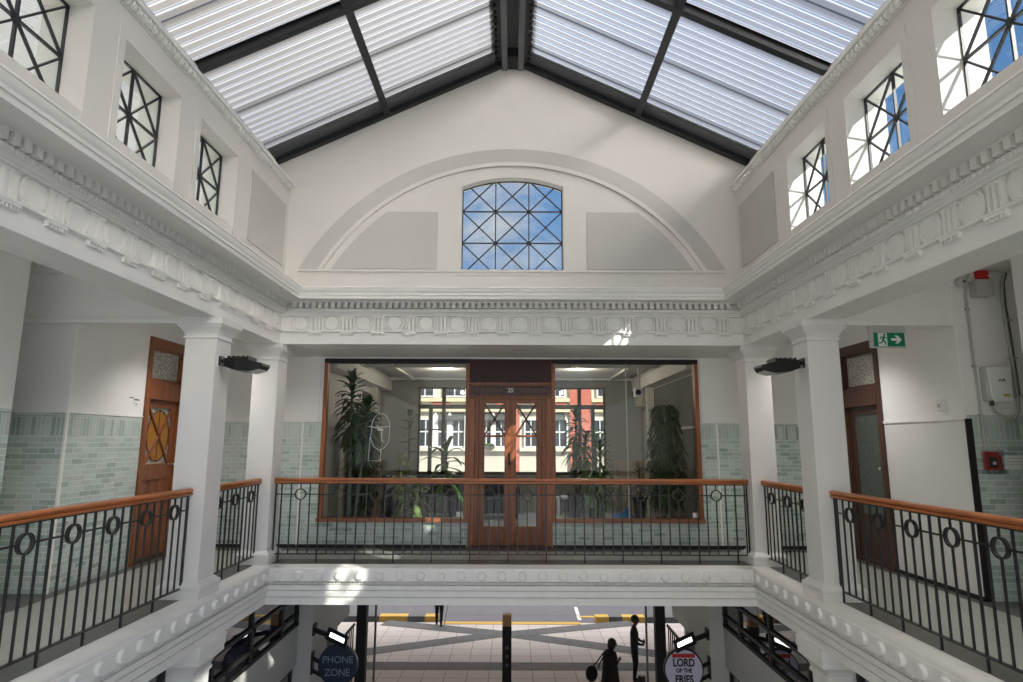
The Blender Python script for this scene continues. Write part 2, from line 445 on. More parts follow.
# far gable wall with the arched lattice window
def slopez(x, off=0): return 5.27 + .474 * (3.23 - abs(x)) + off
ap = .69; asz, acz = 4.965, 5.10
AR = (ap * ap + (acz - asz) ** 2) / (2 * (acz - asz))
def archz(x): return acz - AR + math.sqrt(max(0, AR * AR - x * x))
b = MB()
Y1 = WY; TH = (0, .19, 0)
b.prism([(-3.45, 3.30), (-ap, 3.30), (-ap, slopez(ap,.115)), (-3.45, slopez(3.45,.115))], (0, Y1, 0), (1, 0, 0), (0, 0, 1), TH)
b.prism([(ap, 3.30), (3.45, 3.30), (3.45, slopez(3.45,.115)), (ap, slopez(ap,.115))], (0, Y1, 0), (1, 0, 0), (0, 0, 1), TH)
b.prism([(-ap, 3.30), (ap, 3.30), (ap, 3.775), (-ap, 3.775)], (0, Y1, 0), (1, 0, 0), (0, 0, 1), TH)
N = 20
for i in range(N):
    xa, xb = -ap + 2 * ap * i / N, -ap + 2 * ap * (i + 1) / N
    b.prism([(xa, archz(xa)), (xb, archz(xb)), (xb, min(6.9, slopez(xb,.115))), (xa, min(6.9, slopez(xa,.115)))], (0, Y1, 0), (1, 0, 0), (0, 0, 1), TH)
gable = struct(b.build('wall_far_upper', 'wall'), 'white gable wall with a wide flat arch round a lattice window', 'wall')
def arc_pts(R, cz, z0, n=48):
    a0 = math.acos(min(1, (z0 - cz) / R))
    return [(R * math.sin(-a0 + 2 * a0 * i / n), cz + R * math.cos(-a0 + 2 * a0 * i / n)) for i in range(n + 1)]
# grey arch band
po, pi_ = arc_pts(3.233, 2.277, 3.78), arc_pts(2.978, 2.337, 3.78)
b = MB()
for i in range(48):
    b.prism([pi_[i], pi_[i + 1], po[i + 1], po[i]], (0, WY, 0), (1, 0, 0), (0, 0, 1), (0, -.022, 0))
b.build('arch_band', 'grey', gable)
pl, pm = arc_pts(2.978, 2.337, 3.78), arc_pts(2.925, 2.337, 3.78)
b = MB()
for i in range(48): b.prism([pm[i], pm[i + 1], pl[i + 1], pl[i]], (0, WY, 0), (1, 0, 0), (0, 0, 1), (0, -.035, 0))
b.build('arch_lip', 'wall', gable)
b = MB(); b.box(-2.86, 2.86, WY - .03, WY, 3.755, 3.785); b.build('arch_sill_line', 'wall', gable)
for sx in (-1, 1):
    pts = [(1.01, 3.80), (2.40, 3.80)]
    pts += [(x, z) for x, z in arc_pts(2.83, 2.337, 3.80)[::-1] if 1.0 < x < 2.44 and 3.80 < z < 4.60]
    pts = [(1.01, 3.80), (2.425, 3.80)] + sorted([q for q in pts[2:]], key=lambda q: -q[0]) + [(1.70, 4.60), (1.01, 4.60)]
    b = MB(); b.prism([(sx * x, z) for x, z in pts], (0, WY, 0), (1, 0, 0), (0, 0, 1), (0, -.014, 0)); b.build('wall_panel', 'grey', gable)
b = MB()
for xa, xb, za, zb in ((-.79, -.70, 3.71, 5.12), (.70, .79, 3.71, 5.12), (-.70, .70, 3.71, 3.775)): b.box(xa, xb, WY - .012, WY, za, zb)
N = 16
for i in range(N):
    xa, xb = -.7 + 1.4 * i / N, -.7 + 1.4 * (i + 1) / N
    b.prism([(xa, archz(max(-ap, min(ap, xa)))), (xb, archz(max(-ap, min(ap, xb)))), (xb, 5.16), (xa, 5.16)], (0, WY, 0), (1, 0, 0), (0, 0, 1), (0, -.012, 0))
b.build('window_surround', 'wall', gable)
lattice('wide black lattice window with a curved head in the gable wall', (lambda u, w, d: (u, WY + .13 + d, 3.70 + w), 2 * ap - .004, 1.265), 3, 3, lambda u: archz(u) - 3.70, [.05, .503, .956, 1.409])

# unseen rear wall behind the viewer, open bays added to let in fill daylight
b = MB()
for x in (-3.45, -1.2, 1.0, 3.25): b.box(x, x + .2, YS - .3, YS, -.43, 5.3)
b.box(-3.45, 3.45, YS - .3, YS, 2.95, 3.5); b.box(-3.45, 3.45, YS - .3, YS, -.43, .35); b.box(-3.45, 3.45, YS - .3, YS, 5.2, 5.45)
struct(b.build('wall_rear', 'wall'), 'unseen white rear frame behind the viewer, open bays added for fill daylight', 'wall')

# ------------------------------------------------------------------ entablature
ent = sroot('trim_1', 'white moulded entablature with dentils and a frieze of round bosses, running round three sides', 'moulding')
prof = [(0, 3.475), (.375, 3.462), (.378, 3.447), (.368, 3.443), (.366, 3.425), (.357, 3.402), (.345, 3.388), (.342, 3.372), (.352, 3.370), (.352, 3.357), (.337, 3.355), (.337, 3.312), (.300, 3.318), (.115, 3.325),
        (.115, 3.312), (.010, 3.310), (.010, 3.240), (.075, 3.238), (.082, 3.225), (.075, 3.196), (.055, 3.190), (.050, 3.178), (.030, 3.166), (.034, 3.150), (-.012, 3.146),
        (-.012, 2.957), (.044, 2.953), (.044, 2.936), (.006, 2.930), (.006, 2.775), (-.37, 2.775), (-.37, 3.475)]
MB().sweepU(prof, WX, WY, YS).build('cornice_moulding', 'trim', ent, smooth=25)
# course of dentils (one piece of pattern per side)
def dentils(pos, pitch, w, n):
    b = MB()
    for i in range(n):
        x = pos + pitch * i
        b.box(x - w / 2, x + w / 2, -.118, -.005, 3.243, 3.314)
    return b
def side_xf(o, side):
    if side == 'far': o.location = (0, WY, 0); o.rotation_euler = (0, 0, 0)
    if side == 'left': o.location = (-WX, 0, 0); o.rotation_euler = (0, 0, PI / 2)
    if side == 'right': o.location = (WX, 0, 0); o.rotation_euler = (0, 0, -PI / 2)
d = dentils(-2.847, .0835, .046, 69).build('dentil_course', 'trim', ent); side_xf(d, 'far')
d = dentils(-1.0, .0905, .050, 99).build('dentil_course', 'trim', ent); side_xf(d, 'left')     # local x = world y
d = dentils(-7.88, .0905, .050, 99).build('dentil_course', 'trim', ent); side_xf(d, 'right')   # local x = -world y
# small bead row under the dentils
def beads(x0, x1, pitch):
    b = MB(); x = x0
    while x < x1:
        b.box(x - pitch * .36, x + pitch * .36, -.088, -.07, 3.199, 3.232); x += pitch
    return b
o = beads(-2.96, 2.96, .036).build('bead_course', 'trim', ent); side_xf(o, 'far')
o = beads(1.0, 7.96, .040).build('bead_course', 'trim', ent); side_xf(o, 'left')
o = beads(-7.96, -1.0, .040).build('bead_course', 'trim', ent); side_xf(o, 'right')
# frieze: boss + grooved tablet + small drops, repeated
mb = MB(); mb.lathe([(.118, -.013), (.118, .011), (.108, .018), (.098, .004), (.094, .004), (.086, .018), (0.0001, .020)], (0, 0, 3.052), 28, (0, -1, 0), (1, 0, 0))
boss = mb.build('frieze_boss', 'trim', ent, smooth=40)
tb = MB()
for dx in (-.050, 0, .050): tb.prism([(dx - .020, .013), (dx + .020, .013), (dx + .012, -.026), (dx - .012, -.026)], (0, 0, 2.957), (1, 0, 0), (0, 1, 0), (0, 0, .184))
tb.box(-.085, .085, -.020, .012, 3.126, 3.148); tb.box(-.083, -.076, -.008, .012, 2.957, 3.13); tb.box(.076, .083, -.008, .012, 2.957, 3.13)
tablet = tb.build('grooved_tablet', 'trim', ent)
rg = MB(); rg.box(-.088, .088, -.042, -.004, 2.914, 2.934)
for i in range(6): rg.box(-.083 + i * .0305, -.083 + i * .0305 + .016, -.035, -.004, 2.890, 2.916)
drops = rg.build('drop_bar', 'trim', ent)
def frieze(side, cs, tabs):
    for i, c in enumerate(cs):
        for proto, cc in ((boss, c),):
            o = put(proto, (0, 0, 0), 0, ent)
            if side == 'far': o.location = (cc, WY, 0)
            elif side == 'left': o.location = (-WX, cc, 0); o.rotation_euler = (0, 0, PI / 2)
            else: o.location = (WX, cc, 0); o.rotation_euler = (0, 0, -PI / 2)
    for c in tabs:
        for proto in (tablet, drops):
            o = put(proto, (0, 0, 0), 0, ent)
            if side == 'far': o.location = (c, WY, 0)
            elif side == 'left': o.location = (-WX, c, 0); o.rotation_euler = (0, 0, PI / 2)
            else: o.location = (WX, c, 0); o.rotation_euler = (0, 0, -PI / 2)
boss_f = [-2.79 + .4138 * i for i in range(14)]
frieze('far', boss_f, [x + .202 for x in boss_f])
boss_l = [4.142 + .404 * i for i in range(-3, 10)]
frieze('left', boss_l, [x + .200 for x in boss_l[:-1]])
boss_r = [3.905 + .412 * i for i in range(-2, 11)]
frieze('right', boss_r, [x - .206 for x in boss_r])
for o in (boss, tablet, drops): bpy.data.objects.remove(o)

# eave moulding with a leaf roll under the roof, both side walls
for sx, nm, lab in ((-1, 'trim_2', 'leaf-carved roll moulding under the roof on the wall over the tiled alcove'), (1, 'trim_3', 'leaf-carved roll moulding under the roof on the wall over the exit sign')):
    r = sroot(nm, lab, 'moulding')
    pr = [(0, 4.880), (.012, 4.880), (.012, 4.892), (.004, 4.894), (.004, 4.958), (.066, 4.962), (.072, 4.985), (.072, 4.992), (0, 4.992)]
    b = MB(); b.prism([(-sx * p, z) for p, z in pr], (sx * WX, YS, 0), (1, 0, 0), (0, 0, 1), (0, WY - YS, 0)); b.build('roll_moulding', 'trim', r, smooth=30)
    b = MB(); y = 2.0
    while y < WY - .06:
        b.ball((sx * (WX - .018), y, 4.926), .040, .0345, .034, 10, 8)
        b.tube([(sx * (WX - .030), y + .034, 4.952), (sx * (WX - .058), y + .036, 4.938), (sx * (WX - .060), y + .033, 4.918), (sx * (WX - .028), y + .030, 4.896)], [.005, .009, .009, .004], 5)
        y += .072
    b.build('leaf_carving', 'trim', r, smooth=60)

# ------------------------------------------------------------------ roof
def roof_sheet(sx):
    b = MB(); ys = []; y = YS - .2; i = 0
    pitch = .115
    while y < 8.5:
        ys.append((y, 0.0)); ys.append((y + pitch * .36, 0.0)); ys.append((y + pitch * .42, -.016)); ys.append((y + pitch * .58, -.016)); ys.append((y + pitch * .64, 0.0)); y += pitch
    xs = [.19, 3.62]
    vs = []
    for yy, dz in ys:
        for x in xs: vs.append((sx * x, yy, slopez(x, .135) + dz))
    b.add(vs, [(2 * i, 2 * i + 1, 2 * i + 3, 2 * i + 2) for i in range(len(ys) - 1)])
    return b
struct(roof_sheet(-1).build('roof_glazing', 'roof'), 'translucent ribbed roof sheeting on the slope above the tiled alcove', 'roof')
struct(roof_sheet(1).build('roof_glazing', 'roof'), 'translucent ribbed roof sheeting on the slope above the exit sign', 'roof')
IB = lambda w, h, t: [(-w / 2, 0), (w / 2, 0), (w / 2, t), (t / 2, t), (t / 2, h - t), (w / 2, h - t), (w / 2, h), (-w / 2, h), (-w / 2, h - t), (-t / 2, h - t), (-t / 2, t), (-w / 2, t)]
def rafter(sx, yc, label):
    a, c = Vector((sx * 3.40, yc, slopez(3.40))), Vector((sx * .08, yc, slopez(.08)))
    d = (c - a).normalized(); up = Vector((0, 1, 0)).cross(d)
    if up.z < 0: up = -up
    b = MB(); b.prism(IB(.085, .118, .010), a, (0, 1, 0), up, c - a)
    return tag(b.build('roof_rafter', 'steel'), label, 'rafter', kind='structure')
for sx, side in ((-1, 'tiled alcove'), (1, 'exit sign')):
    rafter(sx, 8.0, 'dark steel roof rafter against the gable, slope over the %s' % side)
    rafter(sx, 5.868, 'dark steel roof rafter crossing midway, slope over the %s' % side)
    rafter(sx, 3.68, 'dark steel roof rafter overhead, slope over the %s' % side)
    rafter(sx, 1.5, 'dark steel roof rafter behind the viewer, slope over the %s' % side)
    rafter(sx, -1.5, 'dark steel roof rafter far behind the viewer, slope over the %s' % side)
    # purlin between the rafters
    for ya, yb, lab in ((5.91, 7.955, 'short dark steel purlin next to the gable'), (3.72, 5.825, 'short dark steel purlin overhead')):
        n_ = Vector((sx * .474, 0, 1)).normalized(); uu = Vector((1, 0, -sx * .474)).normalized()
        b = MB(); b.prism([(-.045, .004), (.045, .004), (.045, .11), (-.045, .11)], Vector((sx * 1.725, ya, slopez(1.725))), uu, n_, (0, yb - ya, 0))
        tag(b.build('roof_purlin', 'steel'), lab + ', slope over the %s' % side, 'purlin', kind='structure')
    # flashing angle on the gable above the rafter
    n_ = Vector((sx * .474, 0, 1)).normalized(); a = Vector((sx * 3.40, 7.86, slopez(3.40))); c = Vector((sx * .12, 7.86, slopez(.12)))
    b = MB(); b.prism([(-.06, .088), (.15, .088), (.15, .114), (-.06, .114)], a, (0, 1, 0), n_, c - a); b.prism([(-.10, .10), (-.06, .10), (-.06, .116), (-.10, .116)], a, (0, 1, 0), n_, c - a)
    tag(b.build('roof_flashing', 'steelmid'), 'grey metal flashing strip along the gable edge, slope over the %s' % side, 'flashing', kind='structure')
rd = sroot('roof_ridge', 'dark twin ridge beams along the top of the glazed roof', 'roof ridge')
for sx in (-1, 1):
    b = MB(); b.box(min(sx * .074, sx * .152), max(sx * .074, sx * .152), YS, 8.05, 6.70, 6.715); b.box(min(sx * .135, sx * .150), max(sx * .135, sx * .150), YS, 8.05, 6.715, 6.86); b.build('ridge_beam', 'steelmid', rd)
    b = MB(); b.box(min(sx * .15, sx * .205), max(sx * .15, sx * .205), YS, 8.05, 6.76, 6.775); 
    y = 2.0
    while y < 8.0: b.box(min(sx * .2, sx * .245), max(sx * .2, sx * .245), y, y + .055, 6.77, 6.83); y += .115
    b.build('ridge_closer', 'steel', rd)
b = MB(); b.prism([(-.30, 6.842), (0, 6.95), (.30, 6.842), (.30, 6.855), (0, 6.97), (-.30, 6.855)], (0, YS - .2, 0), (1, 0, 0), (0, 0, 1), (0, 13.0, 0)); b.build('ridge_cap', 'steelmid', rd)
b = MB(); b.box(-.12, .12, 7.75, 8.05, 6.72, 6.86); b.build('ridge_end_plate', 'black', rd)

# ------------------------------------------------------------------ columns
S2 = .165
def column(cx, cy, label, z0=0.0, z1=2.775):
    r = thing('column', (cx, cy, z0), label, 'column', None, 'structure')
    def rings(lst):
        b = MB(); vs = []
        for h, z in lst: vs += [(cx - h, cy - h, z), (cx + h, cy - h, z), (cx + h, cy + h, z), (cx - h, cy + h, z)]
        m = len(lst); fs = [(i * 4 + k, i * 4 + (k + 1) % 4, (i + 1) * 4 + (k + 1) % 4, (i + 1) * 4 + k) for i in range(m - 1) for k in range(4)] + [(3, 2, 1, 0), tuple((m - 1) * 4 + k for k in range(4))]
        return b.add(vs, fs)
    rings([(S2, z0 + .12), (S2, z1 - .16)]).build('shaft', 'col', r, bevel=.006)
    rings([(S2 + .045, z0), (S2 + .045, z0 + .085), (S2 + .052, z0 + .09), (S2 + .055, z0 + .105), (S2 + .05, z0 + .125), (S2 + .03, z0 + .135), (S2 + .015, z0 + .155), (S2, z0 + .165)]).build('base', 'col', r, smooth=35)
    t = z1
    rings([(S2, t - .215), (S2 + .014, t - .212), (S2 + .016, t - .196), (S2 + .004, t - .190), (S2 + .004, t - .160), (S2 + .012, t - .155), (S2 + .020, t - .13), (S2 + .045, t - .105), (S2 + .062, t - .085), (S2 + .066, t - .07), (S2 + .078, t - .068), (S2 + .080, t - .03), (S2 + .07, t - .027), (S2 + .07, t)]).build('capital', 'col', r, smooth=28)
    return r
CX = WX + S2
column(-CX, 6.33 + S2, 'white square column beside the carved timber door and tiled alcove')
column(-CX, 8.05 + S2, 'white square corner column where the far balcony meets the alcove gallery')
column(CX, 6.33 + S2, 'white square column in front of the dark timber door near the exit sign')
column(CX, 8.05 + S2, 'white square corner column where the far balcony meets the exit sign gallery')

# ------------------------------------------------------------------ balcony slab, edge moulding, floors
PX, PY = 3.05, 7.97
edge = sroot('trim_4', 'white moulded balcony edge with a row of small round studs', 'moulding')
prof2 = [(-.16, 0), (.126, 0), (.132, -.008), (.132, -.150), (.112, -.152), (.060, -.155), (.060, -.198), (.112, -.202), (.112, -.250), (.082, -.253), (.082, -.262), (.098, -.266), (.098, -.330), (.066, -.333), (.066, -.343), (.082, -.347), (.082, -.430), (-.40, -.430), (-.40, -.06), (-.16, -.06)]
MB().sweepU(prof2, PX, PY, YS).build('edge_moulding', 'ledge', edge, smooth=22)
def ropes(x0, x1, pitch):
    b = MB(); x = x0
    while x < x1:
        b.prism([(x, -.192), (x + pitch * .6, -.192), (x + pitch * .9, -.164), (x + pitch * .3, -.164)], (0, -.055, 0), (1, 0, 0), (0, 0, 1), (0, -.045, 0)); x += pitch
    return b
for side, a, c in (('far', -2.9, 2.88), ('left', 2.6, 7.8), ('right', -7.8, -2.6)):
    o = ropes(a, c, .034).build('rope_course', 'ledge', edge)
    o.location = (0, PY, 0) if side == 'far' else ((-PX, 0, 0) if side == 'left' else (PX, 0, 0)); o.rotation_euler = (0, 0, {'far': 0, 'left': PI / 2, 'right': -PI / 2}[side])
mb = MB(); mb.lathe([(.052, 0), (.052, .018), (.044, .030), (.0001, .033)], (0, -.132, -.080), 20, (0, -1, 0), (1, 0, 0))
stud = mb.build('round_stud', 'ledge', edge, smooth=40)
for i in range(24): put(stud, (-2.81 + .2455 * i, PY, 0), 0, edge)
for i in range(19):
    put(stud, (-PX, 3.22 + .248 * i, 0), PI / 2, edge); put(stud, (PX, 3.22 + .248 * i, 0), -PI / 2, edge)
bpy.data.objects.remove(stud)

fl = sroot('floor', 'gallery floor of pale square tiles with a dark tile border', 'floor')
b = MB(); b.box(-7.2, -3.40, YS, 9.3, -.42, 0); b.box(3.40, 7.2, YS, 9.3, -.42, 0); b.box(-3.40, 3.40, 8.40, 9.3, -.42, 0); b.build('floor_tiles', 'floor', fl)
b = MB()
for sx in (-1, 1):
    b.box(min(sx * 3.19, sx * 3.42), max(sx * 3.19, sx * 3.42), YS, 8.42, -.06, .003)
    b.box(min(sx * 4.49, sx * 4.64), max(sx * 4.49, sx * 4.64), YS, 9.3, -.02, .003)
    b.box(min(sx * 4.62, sx * 7.0), max(sx * 4.62, sx * 7.0), 5.98, 6.52, -.02, .0032)
b.box(-3.19, 3.19, 8.11, 8.42, -.06, .003); b.box(-4.5, 4.5, 9.06, 9.32, -.02, .003)
b.build('floor_border', 'floordark', fl)

# ------------------------------------------------------------------ gallery walls
TZ = 1.80
def split(b_w, b_t, x0, x1, y0, y1, ztop):
    b_t.box(x0, x1, y0, y1, 0, TZ); b_w.box(x0, x1, y0, y1, TZ, ztop)
# -- side with the tiled alcove (x<0)
wl = sroot('wall_left', 'gallery wall of grey-green tile below white plaster with a recessed alcove', 'wall')
w, tY, tX = MB(), MB(), MB()
split(w, tY, -4.85, -4.63, 6.50, 7.83, 3.3)
w.box(-4.85, -4.63, 7.83, 8.72, 2.84, 3.3); split(w, tY, -4.85, -4.63, 8.72, 9.3, 3.3)
split(w, tX, -6.6, -4.634, 6.496, 6.72, 3.3); split(w, tY, -6.6, -4.63, YS, 5.77, 3.3)
w.build('plaster', 'wallgal', wl); tY.build('tiling', 'tileY', wl)
tX.build('tiling', 'tileX', wl)
b = MB(); b.box(-4.635, -4.615, 6.480, 6.512, 0, TZ + .01); b.build('corner_bead', 'wallgal', wl)
b = MB(); b.box(-4.634, -4.622, 6.5, 7.83, TZ, TZ + .022); b.box(-6.6, -4.622, 6.484, 6.5, TZ, TZ + .022); b.build('dado_strip', 'wallgal', wl)
# cross beam from the column to the wall, both sides
for sx, lab in ((-1, 'plastered cross beam over the gallery by the tiled alcove'), (1, 'plastered cross beam over the gallery carrying the exit sign')):
    b = MB(); b.box(min(sx * 3.42, sx * 6.6), max(sx * 3.42, sx * 6.6), 6.36, 6.62, 2.74, 3.32)
    o = struct(b.build('beam', 'wallgal'), lab, 'beam')
    xe = 6.6 if sx < 0 else 4.6
    b = MB(); b.box(min(sx * 3.30, sx * xe), max(sx * 3.30, sx * xe), 6.325, 6.36, 2.725, 2.775); b.build('picture_moulding', 'wallgal', o)
    b = MB(); b.box(min(sx * 3.42, sx * xe), max(sx * 3.42, sx * xe), 6.28, 6.36, 3.24, 3.30); b.build('coving', 'wallgal', o)
# -- side with the exit sign (x>0)
wr = sroot('wall_right', 'gallery wall of white plaster over white boarding, tiled around the corner', 'wall')
w, tY, tX, bd = MB(), MB(), MB(), MB()
w.box(4.60, 4.80, 6.346, 7.72, 1.765, 3.3); bd.box(4.60, 4.80, 6.346, 7.72, 0, 1.765)
w.box(4.60, 4.80, 7.72, 8.62, 2.82, 3.3); split(w, tY, 4.60, 4.80, 8.62, 9.3, 3.3)
split(w, tX, 4.62, 6.6, 6.341, 6.56, 3.3); split(w, tY, 4.80, 6.6, YS, 5.77, 3.3)
w.build('plaster', 'wallgal', wr); bd.build('white_boarding', 'col', wr); tY.build('tiling', 'tileY', wr); tX.build('tiling', 'tileX', wr)
b = MB(); b.box(4.588, 4.60, 6.34, 7.72, 1.755, 1.785); b.build('dado_strip', 'wallgal', wr)
b = MB(); b.box(4.598, 4.665, 6.328, 6.342, 0, 1.765); b.build('corner_strip', 'skirt', wr)
b = MB(); b.box(4.586, 4.60, 6.34, 7.72, 0, .045); b.build('skirting', 'skirt', wr)
# ceilings
b = MB()
for sx in (-1, 1):
    b.box(min(sx * 3.40, sx * 6.8), max(sx * 3.40, sx * 6.8), YS, 6.36, 3.30, 3.42); b.box(min(sx * 3.40, sx * 6.8), max(sx * 3.40, sx * 6.8), 6.62, 9.5, 3.06, 3.2)
b.box(-3.42, 3.42, 8.42, 9.5, 2.775, 2.95)
struct(b.build('ceiling', 'ceil'), 'plain plaster ceilings over the galleries', 'ceiling')
# outer light openings: gallery outer walls exist far out; close the ends
b = MB(); b.box(-6.8, -6.6, YS, 9.5, -.4, 3.4); b.box(6.6, 6.8, YS, 9.5, -.4, 3.4)
struct(b.build('wall_outer', 'wallgal'), 'hidden outer walls behind the gallery alcoves', 'wall')

# ------------------------------------------------------------------ far wall: shopfront
Y = 9.30
wf = sroot('wall_far', 'tiled and plastered shopfront wall across the far balcony', 'wall')
w, t = MB(), MB()
for x0, x1 in ((-4.7, -2.82), (2.80, 4.7)):
    t.box(x0, x1, Y, Y + .22, 0, TZ); w.box(x0, x1, Y, Y + .22, TZ, 3.1)
t.box(-2.82, -.63, Y, Y + .22, 0, .365); t.box(.595, 2.80, Y, Y + .22, 0, .365)
w.box(-2.82, 2.80, Y, Y + .22, 2.745, 3.1)
w.build('plaster', 'wallgal', wf); t.build('tiling', 'tileX', wf)
b = MB()
for x in (-3.10, 3.05): b.box(x - .012, x + .012, Y - .012, Y, 0, TZ)
b.box(-4.7, -2.82, Y - .008, Y, TZ - .004, TZ + .014); b.box(2.80, 4.7, Y - .008, Y, TZ - .004, TZ + .014); b.build('corner_bead', 'wallgal', wf)
for x in (-3.10, 3.05):
    b = MB(); b.box(min(x, x * .925), max(x, x * .925), Y - .03, Y, TZ, 2.775) ; b.build('pilaster_strip', 'wallgal', wf)
b = MB(); b.box(-4.6, -.65, Y - .012, Y, 0, .05); b.box(.61, 4.6, Y - .012, Y, 0, .05); b.build('skirting', 'skirt', wf)

def shopwin(x0, x1, seams, label):
    NW[0] += 1
    r = sroot('window_%d' % NW[0], label, 'window')
    b = MB(); b.box(x0, x1, Y - .02, Y + .10, 2.685, 2.75); b.build('head_frame', 'black', r)
    for xa, nm in ((x0, 'jamb'), (x1 - .055, 'jamb')):
        b = MB(); b.box(xa, xa + .055, Y - .02, Y + .10, .42, 2.685); b.build(nm, 'frame', r, bevel=.004)
    b = MB(); b.box(x0 - .01, x1 + .01, Y - .055, Y + .12, .365, .42); b.build('cill', 'frameX', r, bevel=.006)
    b = MB(); b.box(x0 + .05, x1 - .05, Y + .03, Y + .038, .41, 2.70); b.build('glass', 'shopglass', r)
    if seams:
        b = MB()
        for x in seams: b.box(x - .008, x + .008, Y + .024, Y + .03, .42, 2.685)
        b.build('silicone_joint', 'greypl', r)
    return r
wA = shopwin(-2.82, -.632, [], 'large shop window with an etched head emblem, beside the tall leafy plants')
wB = shopwin(.597, 2.80, [1.72], 'large shop window with a glass joint, the blue bag behind it')
# etched emblem: outline of a head in profile on the alcove-side pane
b = MB(); q = Y + .022
def outl(pts, r_=.006): b.tube([(cx_ + (x - cx_) * .68, q, cz_ + (z - cz_) * .95) for x, z in pts], r_, 5)
cx_, cz_ = -1.95, 1.70
outl([(cx_ - .19 + .0, cz_ - .02)] + [(cx_ + .20 * math.cos(a), cz_ + .22 * math.sin(a) + .02) for a in [PI - PI * i / 14 for i in range(15)]] + [(cx_ + .20, cz_ - .10), (cx_ + .17, cz_ - .22), (cx_ + .08, cz_ - .30), (cx_ + .02, cz_ - .32)])
outl([(cx_ - .19, cz_ - .02), (cx_ - .22, cz_ - .12), (cx_ - .19, cz_ - .18), (cx_ - .14, cz_ - .27), (cx_ - .05, cz_ - .315), (cx_ + .02, cz_ - .32)])
outl([(cx_ - .22, cz_ - .12), (cx_ - .245, cz_ - .49), (cx_ + .02, cz_ - .49), (cx_ + .02, cz_ - .32)])
outl([(cx_ - .26, cz_ + .04), (cx_ - .10, cz_ + .02), (cx_ + .21, cz_ + .04)], .007)
outl([(cx_ + .02, cz_ - .02), (cx_ + .04, cz_ - .18), (cx_ + .09, cz_ - .20)], .007)
b.build('etched_emblem', 'etched', wA)
# small white notices stuck low on the panes
b = MB(); b.box(-.80, -.715, Y + .026, Y + .030, .435, .505); b.build('sticker', 'signwhite', wA)
b = MB(); b.box(2.645, 2.69, Y + .026, Y + .030, .435, .505); b.box(2.70, 2.735, Y + .026, Y + .030, .435, .505); b.build('sticker', 'signwhite', wB)

# double door with number 25
dr = sroot('door_1', 'red-brown double timber door with crossed glazing and number 25 above', 'door')
b = MB(); b.box(-.632, -.545, Y - .04, Y + .12, 0, 2.15); b.box(.51, .597, Y - .04, Y + .12, 0, 2.15); b.build('door_frame', 'frame', dr, bevel=.005)
b = MB(); b.box(-.545, -.485, Y - .02, Y + .12, 0, 2.15); b.box(.45, .51, Y - .02, Y + .12, 0, 2.15); b.box(-.632, .597, Y - .03, Y + .12, 2.15, 2.187); b.build('door_stop', 'door', dr, bevel=.005)
b = MB(); b.box(-.632, .597, Y - .02, Y + .12, 2.185, 2.375); b.build('transom_rail', 'doordark', dr)
b = MB(); b.box(-.61, .575, Y - .075, Y - .02, 2.365, 2.392); b.box(-.60, .565, Y - .055, Y - .02, 2.345, 2.365); b.box(-.60, .565, Y - .045, Y - .02, 2.188, 2.202); b.build('transom_moulding', 'door', dr)
for x0, x1 in ((-.56, -.12), (.09, .52)):
    b = MB(); b.box(x0, x1, Y - .032, Y - .02, 2.222, 2.328); b.build('transom_panel', 'doordark', dr, bevel=.008)
b = MB(); b.box(-.10, .07, Y - .038, Y - .02, 2.215, 2.335); b.build('number_block', 'doordark', dr)
text('door_number', '25', .088, 'etched', dr, (-.015, Y - .042, 2.275), (PI / 2, 0, 0), .002, bold=.002)
b = MB(); b.box(-.632, .597, Y - .01, Y + .12, 2.392, 2.75); b.build('fascia_board', 'maroon', dr)
for x0, x1, hx in ((-.485, -.018, -.05), (-.018, .45, .02)):
    lf = MB(); st = .085
    lf.box(x0, x0 + st, Y, Y + .045, .05, 2.15); lf.box(x1 - st, x1, Y, Y + .045, .05, 2.15); lf.box(x0 + st, x1 - st, Y, Y + .045, 2.085, 2.15); lf.box(x0 + st, x1 - st, Y, Y + .045, .05, .30); lf.box(x0 + st, x1 - st, Y + .005, Y + .04, 1.585, 1.615)
    leaf = lf.build('door_leaf', 'door', dr, bevel=.004)
    b = MB(); b.bar((x0 + st, Y + .02, 1.615), (x1 - st, Y + .02, 2.085), .026, .03, (0, 1, 0)); b.bar((x1 - st, Y + .02, 1.615), (x0 + st, Y + .02, 2.085), .026, .03, (0, 1, 0)); b.build('cross_bars', 'doordark', leaf)
    b = MB(); b.box(x0 + st, x1 - st, Y + .018, Y + .024, .30, 2.085); b.build('glass', 'shopglass', leaf)
    b = MB(); b.box(x0 + st, x1 - st, Y - .006, Y, .295, .31); b.build('bead', 'frame', leaf)
b = MB(); b.box(-.045, -.018, Y - .012, Y, 1.18, 1.36); b.tube([(-.032, Y - .012, 1.34), (-.032, Y - .05, 1.33), (-.032, Y - .05, 1.20), (-.032, Y - .012, 1.19)], .009, 8); b.build('door_handle', 'black', dr)
b = MB(); b.box(-.60, .57, Y - .06, Y + .1, 0.0, .045); b.build('threshold', 'doordark', dr)

